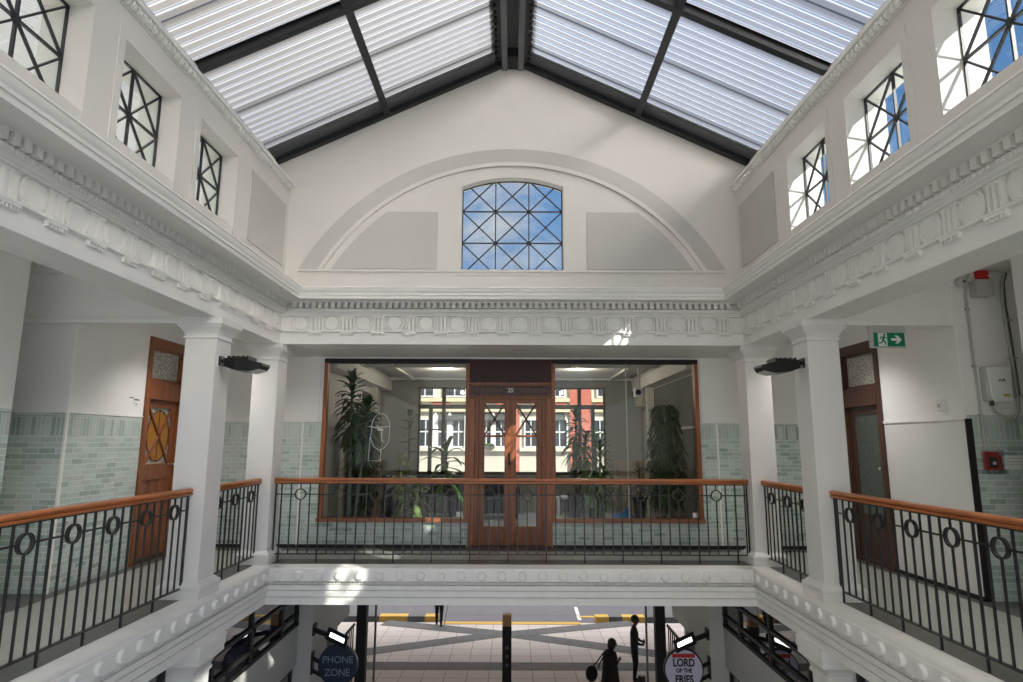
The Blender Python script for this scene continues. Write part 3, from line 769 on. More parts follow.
# carved side doors
def side_door(nm, xw, y0, y1, zt, kind, label):
    """door in a wall along y, seen from the well: xw wall face, sx direction into the room"""
    sx = 1 if xw < 0 else -1
    r = sroot(nm, label, 'door')
    def bx(b, d0, d1, ya, yb, za, zb): b.box(min(xw - sx * d0, xw - sx * d1), max(xw - sx * d0, xw - sx * d1), ya, yb, za, zb)
    fm = 'door' if kind == 'oval' else 'doordark'
    b = MB(); bx(b, -.03, .10, y0, y0 + .075, 0, zt); bx(b, -.03, .10, y1 - .075, y1, 0, zt); bx(b, -.03, .10, y0 + .075, y1 - .075, zt - .13, zt); b.build('door_frame', fm, r, bevel=.006)
    a, c = y0 + .075, y1 - .075
    b = MB(); bx(b, .0, .12, y0, y1, .0, .062); b.build('threshold', 'doordark', r)
    tz = 2.25 if kind == 'oval' else 2.20
    b = MB(); bx(b, -.035, .10, a, c, tz - .21, tz + .03); b.build('transom_rail', fm, r, bevel=.008)
    b = MB(); bx(b, .03, .05, a + .04, c - .04, tz + .07, zt - .16); b.build('transom_glass', 'frost', r)
    b = MB(); bx(b, .0, .07, a, a + .04, tz + .03, zt - .13); bx(b, .0, .07, c - .04, c, tz + .03, zt - .13); bx(b, .0, .07, a, c, zt - .16, zt - .13); bx(b, .0, .07, a, c, tz + .03, tz + .07); b.build('transom_frame', fm, r)
    t0 = tz - .21
    lf = MB(); st = .10
    bx(lf, .02, .065, a, a + st, .06, t0); bx(lf, .02, .065, c - st, c, .06, t0); bx(lf, .02, .065, a + st, c - st, t0 - .10, t0); 
    if kind == 'oval':
        gz0 = 1.22
        bx(lf, .02, .065, a + st, c - st, 1.02, gz0); bx(lf, .02, .065, a + st, c - st, .06, .28)
        for yy in (a + st, a + st + (c - a - 2 * st) * .32, a + st + (c - a - 2 * st) * .68): bx(lf, .03, .06, yy, yy + .035, .28, 1.02)
        bx(lf, .042, .06, a + st, c - st, .28, 1.02)
    else:
        gz0 = .62
        bx(lf, .02, .065, a + st, c - st, .06, gz0)
    leaf = lf.build('door_leaf', fm, r, bevel=.004)
    gz1 = t0 - .10
    if kind == 'oval':
        b = MB(); bx(b, .045, .052, a + st, c - st, gz0, gz1); b.build('glass', 'frost', leaf)
        yc, zc, ry, rz = (a + c) / 2, (gz0 + gz1) / 2, (c - a) / 2 - st - .02, (gz1 - gz0) / 2 - .03
        b = MB(); b.prism([(ry * math.cos(2 * PI * i / 32), rz * math.sin(2 * PI * i / 32)) for i in range(32)], (xw - sx * .044, yc, zc), (0, 1, 0), (0, 0, 1), (sx * .006, 0, 0)); b.build('oval_amber_glass', 'amber', leaf)
        b = MB()
        pts = [(xw - sx * .036, yc + ry * math.cos(2 * PI * i / 32), zc + rz * math.sin(2 * PI * i / 32)) for i in range(33)]
        b.tube(pts, .006, 5); b.tube([(xw - sx * .036, yc, zc - rz), (xw - sx * .036, yc, zc + rz)], .005, 5); b.build('leading', 'black', leaf)
        b = MB(); b.bar((xw - sx * .03, a + st, gz0), (xw - sx * .03, c - st, gz1), .03, .03, (1, 0, 0)); b.bar((xw - sx * .03, c - st, gz0), (xw - sx * .03, a + st, gz1), .03, .03, (1, 0, 0)); b.build('cross_bars', fm, leaf)
    else:
        b = MB(); bx(b, .04, .05, a + st, c - st, gz0, gz1); b.build('frosted_glass', M['frost2'], leaf)
        b = MB(); bx(b, .012, .02, a + .33, a + .45, .50, .55); b.build('letter_plate', 'chrome', leaf)
    b = MB(); kx = xw - sx * .02; ky = c - .05 if kind == 'oval' else a + .05
    b.lathe([(.02, 0), (.02, .006), (.008, .008), (.008, .03), (.022, .034), (.026, .048), (.018, .06), (.0001, .062)], (kx, ky, 1.20), 12, (sx, 0, 0), (0, 1, 0)); b.build('door_knob', 'chrome', r, smooth=50)
    return r
tt = NT('dim_frosted_glass'); ff = tt.noise(30, 4)
M['frost2'] = tt.done(tt.bsdf(tt.ramp(ff, [(.3, (.05, .06, .055)), (.7, (.13, .14, .125))]), .3))
side_door('door_2', -4.63, 7.83, 8.72, 2.84, 'oval', 'varnished timber door with an amber oval light, beside the tiled alcove')
side_door('door_3', 4.60, 7.72, 8.62, 2.82, 'frost', 'dark timber door with a tall frosted pane, beyond the exit sign')

# ------------------------------------------------------------------ balustrades
def balustrade(label, a, c, inward, ring0, pitch, phase, ends=(True, True)):
    """a, c: ends on the floor line; ring0: distance of the first ring from a; bars every pitch/4; long posts halfway between rings."""
    a, c = Vector((*a, 0)), Vector((*c, 0)); L = (c - a).length; d = (c - a) / L
    r = thing('balustrade', (a + c) / 2, label, 'balustrade', 'wrought iron balustrades round the well')
    side = Vector((-d.y, d.x, 0))
    along_y = abs(d.y) > .5
    pr = [(-.028, .982), (.028, .982), (.036, .990), (.036, 1.004), (.020, 1.010), (.020, 1.014), (.037, 1.020), (.039, 1.034), (.028, 1.047), (0, 1.052), (-.028, 1.047), (-.039, 1.034), (-.037, 1.020), (-.020, 1.014), (-.020, 1.010), (-.036, 1.004), (-.036, .990)]
    b = MB(); b.prism(pr, a - d * .0, side, (0, 0, 1), c - a); b.build('handrail', 'railY' if along_y else 'rail', r, smooth=35)
    b = MB(); b.bar(a + d * .02 + Vector((0, 0, .978)), c - d * .02 + Vector((0, 0, .978)), .036, .014); b.build('top_rail', 'iron', r)
    RZ, ZB = .842, .105
    b = MB(); rings = []; x = ring0
    while x > .12: x -= pitch
    if x < .12: x += pitch
    while x < L - .10: rings.append(x); x += pitch
    s0 = .03
    R_ = .072
    for q in rings + [None]:
        e = (q - R_) if q is not None else L - .03
        if e > s0: b.bar(a + d * s0 + Vector((0, 0, RZ)), a + d * e + Vector((0, 0, RZ)), .010, .014)
        if q is not None: s0 = q + R_
    b.build('mid_rail', 'iron', r)
    b = MB(); b.bar(a + d * .03 + Vector((0, 0, ZB)), c - d * .03 + Vector((0, 0, ZB)), .030, .012); b.build('bottom_rail', 'iron', r)
    for q in rings:
        b = MB(); cc = a + d * q + Vector((0, 0, RZ))
        n = 24; vs = []
        for i in range(n):
            u_ = d * math.cos(2 * PI * i / n) + Vector((0, 0, 1)) * math.sin(2 * PI * i / n)
            for rr, w_ in ((R_, -.015), (R_, .015), (R_ - .012, .015), (R_ - .012, -.015)): vs.append(cc + u_ * rr + side * w_)
        b.add(vs, [(i * 4 + k, ((i + 1) % n) * 4 + k, ((i + 1) % n) * 4 + (k + 1) % 4, i * 4 + (k + 1) % 4) for i in range(n) for k in range(4)])
        b.build('ring', 'iron', r, smooth=40)
    bp = pitch / 4
    k0 = int(-ring0 / bp) - 8
    for k in range(k0, k0 + 400):
        x = ring0 + bp * k
        if x < .02 or x > L - .02: continue
        p = a + d * x
        b = MB()
        if k % 4 == 0 and any(abs(x - q) < .01 for q in rings):
            b.bar(p + Vector((0, 0, ZB)), p + Vector((0, 0, RZ - R_)), .014, .014, d); b.bar(p + Vector((0, 0, RZ + R_)), p + Vector((0, 0, .975)), .014, .014, d)
            b.build('baluster', 'iron', r)
        elif k % 4 == 2:
            b.bar(p, p + Vector((0, 0, .975)), .016, .016, d); b.build('post', 'iron', r)
        else:
            b.bar(p + Vector((0, 0, ZB)), p + Vector((0, 0, .975)), .014, .014, d); b.build('baluster', 'iron', r)
    for x in (.02, L - .02):
        b = MB(); p = a + d * x; b.bar(p, p + Vector((0, 0, .975)), .016, .016, d); b.build('post', 'iron', r)
    return r
balustrade('long black iron balustrade with timber handrail across the far balcony, before the shopfront', (-3.05, 8.20), (3.05, 8.20), 0, .335, .4865, 0)
balustrade('black iron balustrade with timber handrail in front of the tiled alcove', (-3.20, 2.45), (-3.20, 6.335), 0, 4.243 - 2.45, .4575, 0)
balustrade('short black iron balustrade between two columns on the tiled alcove side', (-3.20, 6.66), (-3.20, 8.05), 0, 7.834 - 6.66, .436, 0)
balustrade('black iron balustrade with timber handrail before the white boarded wall and tiled corner', (3.20, 2.45), (3.20, 6.335), 0, 6.05 - 2.45, .4575, 0)
balustrade('short black iron balustrade between two columns on the exit sign side', (3.20, 6.66), (3.20, 8.05), 0, 7.834 - 6.66, .436, 0)

# ------------------------------------------------------------------ fittings on columns and walls
def floodlight(sx, label):
    r = thing('floodlight', (sx * 3.05, 6.45, 2.33), label, 'lamp', 'black floodlights on the columns')
    b = MB(); b.box(min(sx * 3.05, sx * 3.035), max(sx * 3.05, sx * 3.035), 6.40, 6.50, 2.29, 2.39); b.tube([(sx * 3.04, 6.45, 2.34), (sx * 2.97, 6.45, 2.345), (sx * 2.93, 6.45, 2.33)], .022, 8); b.build('bracket', 'blackpl', r)
    b = MB()
    def sec(x, z0, z1, w): return [(sx * x, 6.45 - w, z0), (sx * x, 6.45 + w, z0), (sx * x, 6.45 + w * .9, z1), (sx * x, 6.45 - w * .9, z1)]
    secs = [sec(2.99, 2.30, 2.36, .07), sec(2.97, 2.275, 2.365, .11), sec(2.85, 2.235, 2.362, .14), sec(2.70, 2.222, 2.340, .14), sec(2.61, 2.245, 2.318, .13), sec(2.575, 2.285, 2.312, .12)]
    vs = [p for s_ in secs for p in s_]
    b.add(vs, [(i * 4 + k, i * 4 + (k + 1) % 4, (i + 1) * 4 + (k + 1) % 4, (i + 1) * 4 + k) for i in range(5) for k in range(4)] + [(0, 1, 2, 3), (20, 21, 22, 23)])
    b.build('housing', 'blackpl', r, bevel=.006)
    b = MB()
    for i in range(5): b.box(min(sx * (2.72 + i * .05), sx * (2.735 + i * .05)), max(sx * (2.72 + i * .05), sx * (2.735 + i * .05)), 6.34, 6.56, 2.345, 2.385)
    b.build('cooling_fins', 'blackpl', r)
    b = MB(); b.prism([(2.60, 2.243), (2.72, 2.216), (2.72, 2.222), (2.60, 2.249)], (0, 6.335, 0), (sx, 0, 0), (0, 0, 1), (0, .23, 0)); b.build('lens', 'greypl', r)
    return r
floodlight(-1, 'black floodlight bracketed off the column beside the carved timber door')
floodlight(1, 'black floodlight bracketed off the column near the exit sign')

# exit sign hung from the cross beam
ex = thing('exit_sign', (3.945, 6.46, 2.52), 'green emergency exit sign with running figure and arrow hanging below the beam', 'sign')
b = MB(); b.box(3.77, 4.125, 6.445, 6.475, 2.665, 2.74); b.build('mounting_bar', 'greypl', ex, bevel=.004)
b = MB(); b.box(3.775, 4.12, 6.452, 6.468, 2.505, 2.672); b.build('acrylic_blade', 'greypl', ex)
b = MB(); b.box(3.815, 4.115, 6.447, 6.452, 2.52, 2.655); b.build('green_face', 'green', ex)
b = MB(); b.box(3.855, 3.942, 6.443, 6.447, 2.522, 2.652); b.build('doorway_symbol', 'signwhite', ex)
b = MB(); q = 6.441
def limb(pts, r_=.0075): b.tube([(x, q, z) for x, z in pts], r_, 6)
b.lathe([(.011, -.002), (.011, .002)], (3.916, q, 2.634), 12, (0, -1, 0), (1, 0, 0))
limb([(3.912, 2.618), (3.898, 2.585)], .011); limb([(3.910, 2.615), (3.932, 2.603), (3.946, 2.606)], .005); limb([(3.906, 2.616), (3.882, 2.612), (3.872, 2.594)], .005)
limb([(3.899, 2.585), (3.918, 2.566), (3.922, 2.535)], .0065); limb([(3.896, 2.582), (3.888, 2.556), (3.858, 2.552)], .0065)
b.build('running_figure', 'green', ex)
b = MB(); b.prism([(-.052, -.012), (.008, -.012), (-.018, -.040), (.010, -.040), (.050, 0), (.010, .040), (-.018, .040), (.008, .012), (-.052, .012)], (4.035, 6.447, 2.588), (1, 0, 0), (0, 0, 1), (0, -.003, 0)); b.build('arrow_symbol', 'signwhite', ex)

for o_ in list(ex.children): o_.scale = (1.08, 1, 1.08); o_.location = (.012, 0, .002)

# alcove corner equipment on the exit-sign side (wall face y = 6.341)
YW = 6.337
r = thing('alarm_sounder', (4.91, YW, 3.28), 'red alarm sounder high in the corner above a grey box', 'alarm')
b = MB(); b.box(4.862, 4.965, YW - .07, YW, 3.285, 3.31); b.box(4.868, 4.96, YW - .085, YW, 3.20, 3.285); b.build('sounder_body', 'red', r, bevel=.008)
b = MB(); b.box(4.935, 4.96, YW - .088, YW - .085, 3.235, 3.245); b.build('white_mark', 'signwhite', r)
r = thing('junction_box', (4.885, YW, 3.04), 'square grey junction box under the red alarm sounder', 'box')
b = MB(); b.box(4.80, 4.965, YW - .10, YW, 3.02, 3.19); b.build('box_body', 'greypl', r, bevel=.006)
b = MB(); b.box(4.795, 4.97, YW - .115, YW - .10, 3.015, 3.195); b.build('lid', 'greypl', r, bevel=.004)
r = thing('alarm_bell', (4.70, YW, 3.18), 'small round white alarm bell beside the grey junction box', 'alarm bell')
b = MB(); b.lathe([(.045, 0), (.045, .02), (.058, .022), (.06, .04), (.05, .06), (.02, .07), (.0001, .071)], (4.70, YW, 3.18), 18, (0, -1, 0), (1, 0, 0)); b.build('gong', 'greypl', r, smooth=40)
b = MB(); b.lathe([(.013, 0), (.013, .012), (.0001, .014)], (4.70, YW - .071, 3.18), 10, (0, -1, 0), (1, 0, 0)); b.build('centre_cap', 'cable', r, smooth=40)
r = thing('wall_conduit', (4.745, YW, 1.46), 'thin grey conduit running down from the alarm bell to the red call point', 'conduit')
b = MB(); b.tube([(4.79, YW - .03, 3.285), (4.765, YW - .03, 3.20), (4.742, YW - .022, 3.05), (4.742, YW - .018, 2.5), (4.752, YW - .018, 2.1), (4.762, YW - .018, 1.455)], .011, 8); b.build('pipe', 'conduit', r, smooth=50)
b = MB()
for z in (2.9, 2.3, 1.8): b.box(4.725, 4.775, YW - .008, YW, z - .012, z + .012)
b.build('clip', 'conduit', r)
r = thing('power_cable', (5.12, YW, 1.75), 'thick dark cable hanging down the corner and looping up under the inverter box', 'cable')
b = MB(); b.tube([(5.165, YW - .03, 3.285), (5.125, YW - .03, 3.18), (5.112, YW - .025, 2.95), (5.125, YW - .025, 2.6), (5.138, YW - .025, 2.3), (5.142, YW - .025, 1.95), (5.13, YW - .03, 1.84), (5.08, YW - .04, 1.765), (5.01, YW - .05, 1.745), (4.94, YW - .05, 1.79), (4.875, YW - .05, 1.83), (4.856, YW - .05, 1.875)], .015, 8); b.build('cable_run', 'conduit', r, smooth=60)
b = MB(); b.tube([(5.190, YW - .02, 3.285), (5.150, YW - .02, 3.18), (5.140, YW - .02, 2.95), (5.155, YW - .02, 2.6), (5.165, YW - .02, 2.0)], .012, 8); b.build('second_cable', 'cable', r, smooth=60)
b = MB()
for z in (2.78, 2.38, 1.99): b.box(5.11, 5.18, YW - .045, YW, z - .008, z + .008)
b.build('clip', 'conduit', r)
iv = thing('inverter_box', (4.96, YW, 1.92), 'pale grey wall inverter box with a small yellow warning label', 'inverter')
b = MB(); b.prism([(4.80, 0), (5.045, 0), (5.045, -.075), (4.80, -.075)], (0, YW, 1.945), (1, 0, 0), (0, 1, 0), (0, 0, .345)); b.build('case', 'greypl', iv, bevel=.010)
b = MB(); b.prism([(4.815, 2.285), (5.03, 2.285), (5.045, 2.26), (5.045, 1.955), (5.02, 1.93), (4.86, 1.93), (4.83, 1.99)], (0, YW - .074, 0), (1, 0, 0), (0, 0, 1), (0, -.028, 0)); b.build('front_cover', 'white', iv, bevel=.006)
b = MB(); b.box(4.845, 4.865, YW - .07, YW - .03, 1.89, 1.95); b.build('cable_gland', 'cable', iv)
q = YW - .105
b = MB(); b.tube([(4.915, q, 2.13), (4.912, q, 2.15), (4.925, q, 2.158), (4.93, q, 2.145)], .004, 5); b.tube([(4.935, q, 2.155), (4.94, q, 2.135), (4.955, q, 2.14), (4.96, q, 2.165)], .004, 5); b.tube([(4.968, q, 2.16), (4.976, q, 2.13)], .004, 5); b.build('maker_mark', 'black', iv)
b = MB(); b.box(4.945, 5.015, q, q + .004, 2.03, 2.055); b.build('white_label', 'signwhite', iv)
b = MB(); b.box(4.94, 5.01, q, q + .004, 1.985, 2.008); b.build('warning_label', 'label_yellow', iv)
cp = thing('fire_call_point', (4.80, YW, 1.22), 'red manual fire call point under a clear cover on the tiled corner wall', 'call point')
b = MB(); b.box(4.735, 4.862, YW - .05, YW, 1.255, 1.435); b.build('call_point_body', 'red', cp, bevel=.006)
b = MB(); b.box(4.760, 4.835, YW - .054, YW - .05, 1.275, 1.385); b.build('press_plate', 'black', cp)
b = MB(); b.lathe([(.018, 0), (.018, .006), (.0001, .008)], (4.805, YW - .054, 1.325), 12, (0, -1, 0), (1, 0, 0)); b.build('press_dot', 'signwhite', cp)
b = MB(); b.box(4.715, 4.882, YW - .088, YW - .082, 1.225, 1.45); b.box(4.715, 4.721, YW - .088, YW, 1.225, 1.45); b.box(4.876, 4.882, YW - .088, YW, 1.225, 1.45); b.box(4.715, 4.882, YW - .088, YW, 1.219, 1.225); b.build('clear_cover', 'clear', cp)
nt = thing('fire_notice', (5.03, YW, 1.26), 'pale notice strip with a red edge on the tiles beside the call point', 'notice')
b = MB(); b.box(4.905, 5.25, YW - .006, YW, 1.262, 1.40); b.build('notice_plate', M['signwhite'], nt)
b = MB(); b.prism([(4.897, 1.40), (4.915, 1.40), (4.925, 1.255), (4.905, 1.255)], (0, YW - .006, 0), (1, 0, 0), (0, 0, 1), (0, -.004, 0)); b.build('red_edge', 'red', nt)
b = MB()
for k in range(3): b.box(4.96, 5.20, YW - .008, YW - .006, 1.365 - k * .028, 1.371 - k * .028)
b.build('small_print', 'greypl', nt)
sw = thing('light_switch', (4.60, 6.70, 1.86), 'white light switch pair on the wall below the exit sign', 'switch')
b = MB(); b.box(4.588, 4.60, 6.635, 6.72, 1.865, 1.975); b.build('switch_plate', 'white', sw, bevel=.003)
b = MB(); b.box(4.582, 4.588, 6.65, 6.67, 1.90, 1.935); b.box(4.582, 4.588, 6.685, 6.705, 1.90, 1.935); b.build('rocker', 'greypl', sw)
b = MB(); b.box(4.57, 4.60, 6.595, 6.635, 1.86, 1.98); b.build('side_box', 'white', sw, bevel=.004)
wn = thing('wall_lettering', (-4.63, 7.65, 1.96), 'small dark stick-on lettering on the plaster beside the carved timber door', 'lettering')
b = MB()
for k, (y0, y1, z, h) in enumerate(((7.52, 7.63, 2.03, .010), (7.62, 7.74, 2.005, .018), (7.60, 7.72, 1.965, .004), (7.64, 7.71, 1.945, .004))):
    n = int((y1 - y0) / .016)
    for i in range(n): b.box(-4.63, -4.626, y0 + i * .016, y0 + i * .016 + .010, z, z + h * (.6 + .4 * ((i * 7) % 3) / 2))
b.build('letters', 'cable', wn)

# ------------------------------------------------------------------ shop interior behind the glass
b = MB(); b.box(-3.3, 3.3, 9.52, 14.2, -.3, 0); struct(b.build('floor_shop', 'shopfloor'), 'pale floor of the shop room behind the glass', 'floor')
sw_ = sroot('wall_shop', 'cream inside walls of the shop room behind the glass', 'wall')
b = MB(); b.box(-3.2, -2.95, 9.52, 14.2, 0, 3.2); b.box(2.95, 3.2, 9.52, 14.2, 0, 3.2); b.build('side_wall', 'shopwall', sw_)
b = MB()
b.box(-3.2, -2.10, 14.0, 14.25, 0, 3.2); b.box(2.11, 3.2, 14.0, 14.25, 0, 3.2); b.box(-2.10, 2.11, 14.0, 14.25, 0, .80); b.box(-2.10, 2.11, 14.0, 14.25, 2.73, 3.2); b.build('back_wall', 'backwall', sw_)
b = MB()
for sx in (-1, 1):
    b.box(min(sx * 2.70, sx * 2.95), max(sx * 2.70, sx * 2.95), 9.56, 13.95, 2.64, 2.95); b.box(min(sx * 2.66, sx * 2.70), max(sx * 2.66, sx * 2.70), 9.56, 13.95, 2.86, 2.90)
    b.box(min(sx * 2.80, sx * 2.95), max(sx * 2.80, sx * 2.95), 12.85, 12.99, 0, 2.64)
    b.box(min(sx * 2.90, sx * 2.95), max(sx * 2.90, sx * 2.95), 9.6, 12.85, 1.74, 1.78)
b.build('wall_beam', 'shopwall', sw_)
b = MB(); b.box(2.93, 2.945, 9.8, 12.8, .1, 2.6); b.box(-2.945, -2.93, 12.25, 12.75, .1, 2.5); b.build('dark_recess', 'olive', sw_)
b = MB(); b.box(-3.3, 3.3, 9.52, 14.2, 2.95, 3.1); b.box(-2.2, 2.2, 11.6, 13.7, 2.90, 2.95)
for x in (-2.2, 0, 2.14): b.box(x, x + .06, 10.0, 13.9, 2.86, 2.92)
for yy in (11.2, 13.5): b.box(-2.7, 2.7, yy, yy + .07, 2.85, 2.92)
struct(b.build('ceiling_shop', 'shopceil'), 'panelled ceiling of the shop room', 'ceiling')
NW[0] += 1
sb = sroot('window_%d' % NW[0], 'wide street window at the back of the shop room', 'window')
b = MB()
for xa, xb, za, zb in ((-2.10, -2.06, .8, 2.73), (2.07, 2.11, .8, 2.73), (-2.10, 2.11, 2.70, 2.74), (-2.10, 2.11, 2.25, 2.345), (-2.10, 2.11, .80, .86), (-1.57, -1.49, .8, 2.73), (1.49, 1.57, .8, 2.73), (-1.865, -1.785, .8, 2.28), (1.79, 1.87, .8, 2.28), (-2.10, -1.57, 1.775, 1.80), (1.87, 2.11, 1.775, 1.80)):
    b.box(xa, xb, 14.03, 14.13, za, zb)
b.build('window_frame', 'shopdark', sb)
b = MB(); b.box(-2.10, 2.11, 14.075, 14.081, .8, 2.73); b.build('glass', 'glass', sb)

tag(MB().box(-.62, .05, 12.6, 13.3, .12, .42).box(-.66, .09, 13.2, 13.42, .12, .80).box(-.74, -.62, 12.6, 13.4, .12, .60).box(.05, .17, 12.6, 13.4, .12, .60).box(-.70, -.62, 12.64, 12.72, 0, .12).box(.05, .13, 12.64, 12.72, 0, .12).box(-.70, -.62, 13.28, 13.36, 0, .12).box(.05, .13, 13.28, 13.36, 0, .12).build('armchair', 'sofa', bevel=.02), 'dark upholstered armchair standing inside beyond the double door', 'armchair')
tag(MB().box(-2.60, -1.1, 12.9, 13.5, .10, .78).box(-2.64, -1.06, 12.86, 13.54, .78, .82).box(-2.55, -2.45, 12.95, 13.05, 0, .10).box(-1.25, -1.15, 12.95, 13.05, 0, .10).box(-2.55, -2.45, 13.35, 13.45, 0, .10).box(-1.25, -1.15, 13.35, 13.45, 0, .10).build('low_cabinet', 'sofa', bevel=.01), 'low dark cabinet in the shadow behind the bushy window plants', 'cabinet')
r = thing('tall_cabinet', (-2.75, 11.6, 0), 'brown timber cabinet against the shop wall behind the tallest leafy plant', 'cabinet')
b = MB(); b.box(-2.88, -2.52, 11.3, 12.2, 0, 1.72); b.build('cabinet_body', 'cabinet', r, bevel=.008)
b = MB(); b.box(-2.89, -2.50, 11.27, 12.23, 1.72, 1.76); b.build('cabinet_top', 'white', r)
b = MB(); b.box(-2.52, -2.505, 11.32, 11.74, .1, 1.68); b.build('door', 'cabinet', r); b = MB(); b.box(-2.52, -2.505, 11.76, 12.18, .1, 1.68); b.build('door', 'cabinet', r)
r = thing('air_conditioner', (2.83, 13.9, 2.3), 'rounded cream air conditioner on the shop wall by the street window', 'air conditioner')
b = MB(); b.prism([(0, -.14), (0, .14), (-.15, .14), (-.20, .06), (-.20, -.04), (-.14, -.14)], (2.95, 13.15, 2.40), (1, 0, 0), (0, 0, 1), (0, .75, 0)); b.build('casing', 'cream', r, bevel=.02)
b = MB(); b.box(2.79, 2.80, 13.2, 13.85, 2.27, 2.29); b.build('outlet', 'black', r)
r = thing('pendant_speaker', (2.30, 11.3, 2.38), 'white square loudspeaker hung from the shop ceiling above the weeping fig', 'loudspeaker')
b = MB(); b.box(2.22, 2.38, 11.2, 11.32, 2.32, 2.50); b.build('speaker_case', 'white', r, bevel=.02)
b = MB(); b.lathe([(.05, 0), (.05, .004), (.0001, .004)], (2.29, 11.2, 2.41), 16, (0, -1, 0), (1, 0, 0)); b.build('grille', 'black', r)
b = MB(); b.tube([(2.32, 11.27, 2.5), (2.32, 11.27, 2.95)], .02, 8); b.build('drop_rod', 'greypl', r)
tag(MB().box(2.05, 2.60, 12.55, 12.60, .02, 1.15).box(2.05, 2.09, 12.50, 12.55, .02, 1.15).box(2.56, 2.60, 12.50, 12.55, .02, 1.15).build('display_board', 'cardboard'), 'tan upright board on the floor behind the weeping fig', 'board')
tag(MB().box(.95, 1.75, 13.3, 13.8, .34, .38).box(.98, 1.02, 13.33, 13.37, 0, .34).box(1.68, 1.72, 13.33, 13.37, 0, .34).box(.98, 1.02, 13.73, 13.77, 0, .34).box(1.68, 1.72, 13.73, 13.77, 0, .34).build('low_bench', 'white', bevel=.004), 'low white bench behind the palm inside the shop', 'bench')
bag = MB(); bag.ball((2.02, 11.45, .15), .19, .16, .15, 14, 8); bag.tube([(2.05, 11.43, .26), (2.07, 11.40, .34), (2.11, 11.40, .37)], [.05, .025, .04], 8)
tag(bag.build('plastic_bag', 'blue', smooth=60), 'crumpled blue plastic bag on the shop floor beside the palm pot', 'bag')

def leafstrip(b, base, az, L, w, rise, droop, tw=0):
    """one strap leaf"""
    d = Vector((math.cos(az), math.sin(az), 0)); side = Vector((-d.y, d.x, 0)); n = 6; vs = []
    for i in range(n + 1):
        t = i / n
        p = Vector(base) + d * (L * t * math.cos(rise) * (1 - .12 * t)) + Vector((0, 0, 1)) * (L * t * math.sin(rise) - droop * L * t * t)
        ww = w * math.sin(PI * min(1, .12 + .88 * t)) ** .7 * .5 + .002
        if i == n: ww = .001
        vs += [p - side * ww + Vector((0, 0, ww * .35)), p, p + side * ww + Vector((0, 0, ww * .35))]
    fs = []
    for i in range(n):
        fs += [(3 * i, 3 * i + 1, 3 * i + 4, 3 * i + 3), (3 * i + 1, 3 * i + 2, 3 * i + 5, 3 * i + 4)]
    b.add(vs, fs)
def pot(r, x, y, rt, rb, h, m='pot'):
    b = MB(); b.lathe([(rb, 0), (rb + .004, .01), (rt, h - .03), (rt + .012, h - .03), (rt + .012, h), (rt - .008, h), (rt - .015, h - .04)], (x, y, 0), 18); p = b.build('pot', m, r, smooth=35)
    b = MB(); b.lathe([(rt - .014, 0), (rt - .02, .012)], (x, y, h - .055), 16); b.build('soil', 'soil', p)
def strap_plant(name, label, cat, x, y, potd, stems, leaf_m, L, w, n, droop, stem_m='bark', rise=(.0, 1.3), spread=.0):
    r = thing(name, (x, y, 0), label, cat, 'potted plants behind the shop window')
    pot(r, x, y, *potd)
    h0 = potd[2] - .04
    sb_, fb = MB(), MB()
    for sx_, sy_, zt, zfrom in stems:
        sb_.tube([(x + sx_ * .3, y + sy_ * .3, h0), (x + sx_ * .7, y + sy_ * .7, (h0 + zt) / 2), (x + sx_, y + sy_, zt)], [.028, .024, .018], 8)
        for i in range(n):
            t = i / n; z = zfrom + (zt - zfrom) * t
            k = (z - h0) / max(.01, zt - h0)
            ri = rise[0] + (rise[1] - rise[0]) * t * t + random.uniform(-.2, .2)
            leafstrip(fb, (x + sx_ * k, y + sy_ * k, z), i * 2.39996 + random.uniform(-.3, .3), L * random.uniform(.75, 1.1), w * random.uniform(.8, 1.2), ri, droop * random.uniform(.7, 1.3))
    sb_.build('stem', stem_m, r, smooth=60); fb.build('foliage', leaf_m, r)
    return r
strap_plant('dracaena', 'very tall dark dracaena at the window edge, its leaves reaching the frame top', 'plant', -2.52, 10.0, (.20, .15, .34), [(-.06, .02, 2.50, 1.6), (.20, .1, 2.10, 1.3)], 'leaf', .40, .08, 80, .45, 'barkgreen', (-.3, 1.35))
strap_plant('dracaena', 'dark-leaved dracaena on a bare stem right behind the double door edge', 'plant', 1.31, 12.9, (.16, .11, .48), [(.02, 0, 2.10, 1.28), (.24, .1, 1.62, 1.0)], 'leaf', .42, .085, 46, .5, 'bark', (-.3, 1.3))
strap_plant('yucca', 'green yucca with long arching leaves standing next to the double door', 'plant', -1.10, 10.6, (.17, .13, .30), [(0, 0, 1.42, .75)], 'leaf2', .62, .085, 26, .55, 'barkgreen', (-.2, 1.3))
strap_plant('cordyline', 'yellow-flecked leafy shrub between the tall dracaena and the yucca', 'plant', -2.02, 11.4, (.16, .12, .30), [(0, 0, 1.2, .6), (.12, .1, 1.05, .6)], 'leaf3', .34, .07, 40, .4, 'bark', (-.1, 1.2))
strap_plant('peace_lily', 'low broad-leaved plant with pale leaf edges below the yucca', 'plant', -1.58, 9.90, (.15, .12, .26), [(0, 0, .95, .3), (.15, .05, .85, .3)], 'leaf4', .42, .11, 26, .7, 'barkgreen', (.1, 1.2))
strap_plant('bird_of_paradise', 'slim upright plant with paired oval leaves against the grey back wall', 'plant', -2.0, 12.3, (.15, .11, .32), [(0, 0, 2.05, 1.3)], 'leaf', .26, .10, 16, .3, 'bark', (.3, 1.2))
strap_plant('palm', 'bright green feathery palm in a charcoal pot beside the blue bag', 'plant', 1.60, 11.95, (.15, .12, .28, 'potgrey'), [(0, 0, 1.62, .45), (.1, .05, 1.45, .45)], 'leaf2', .50, .045, 70, .6, 'barkgreen', (-.3, 1.3))
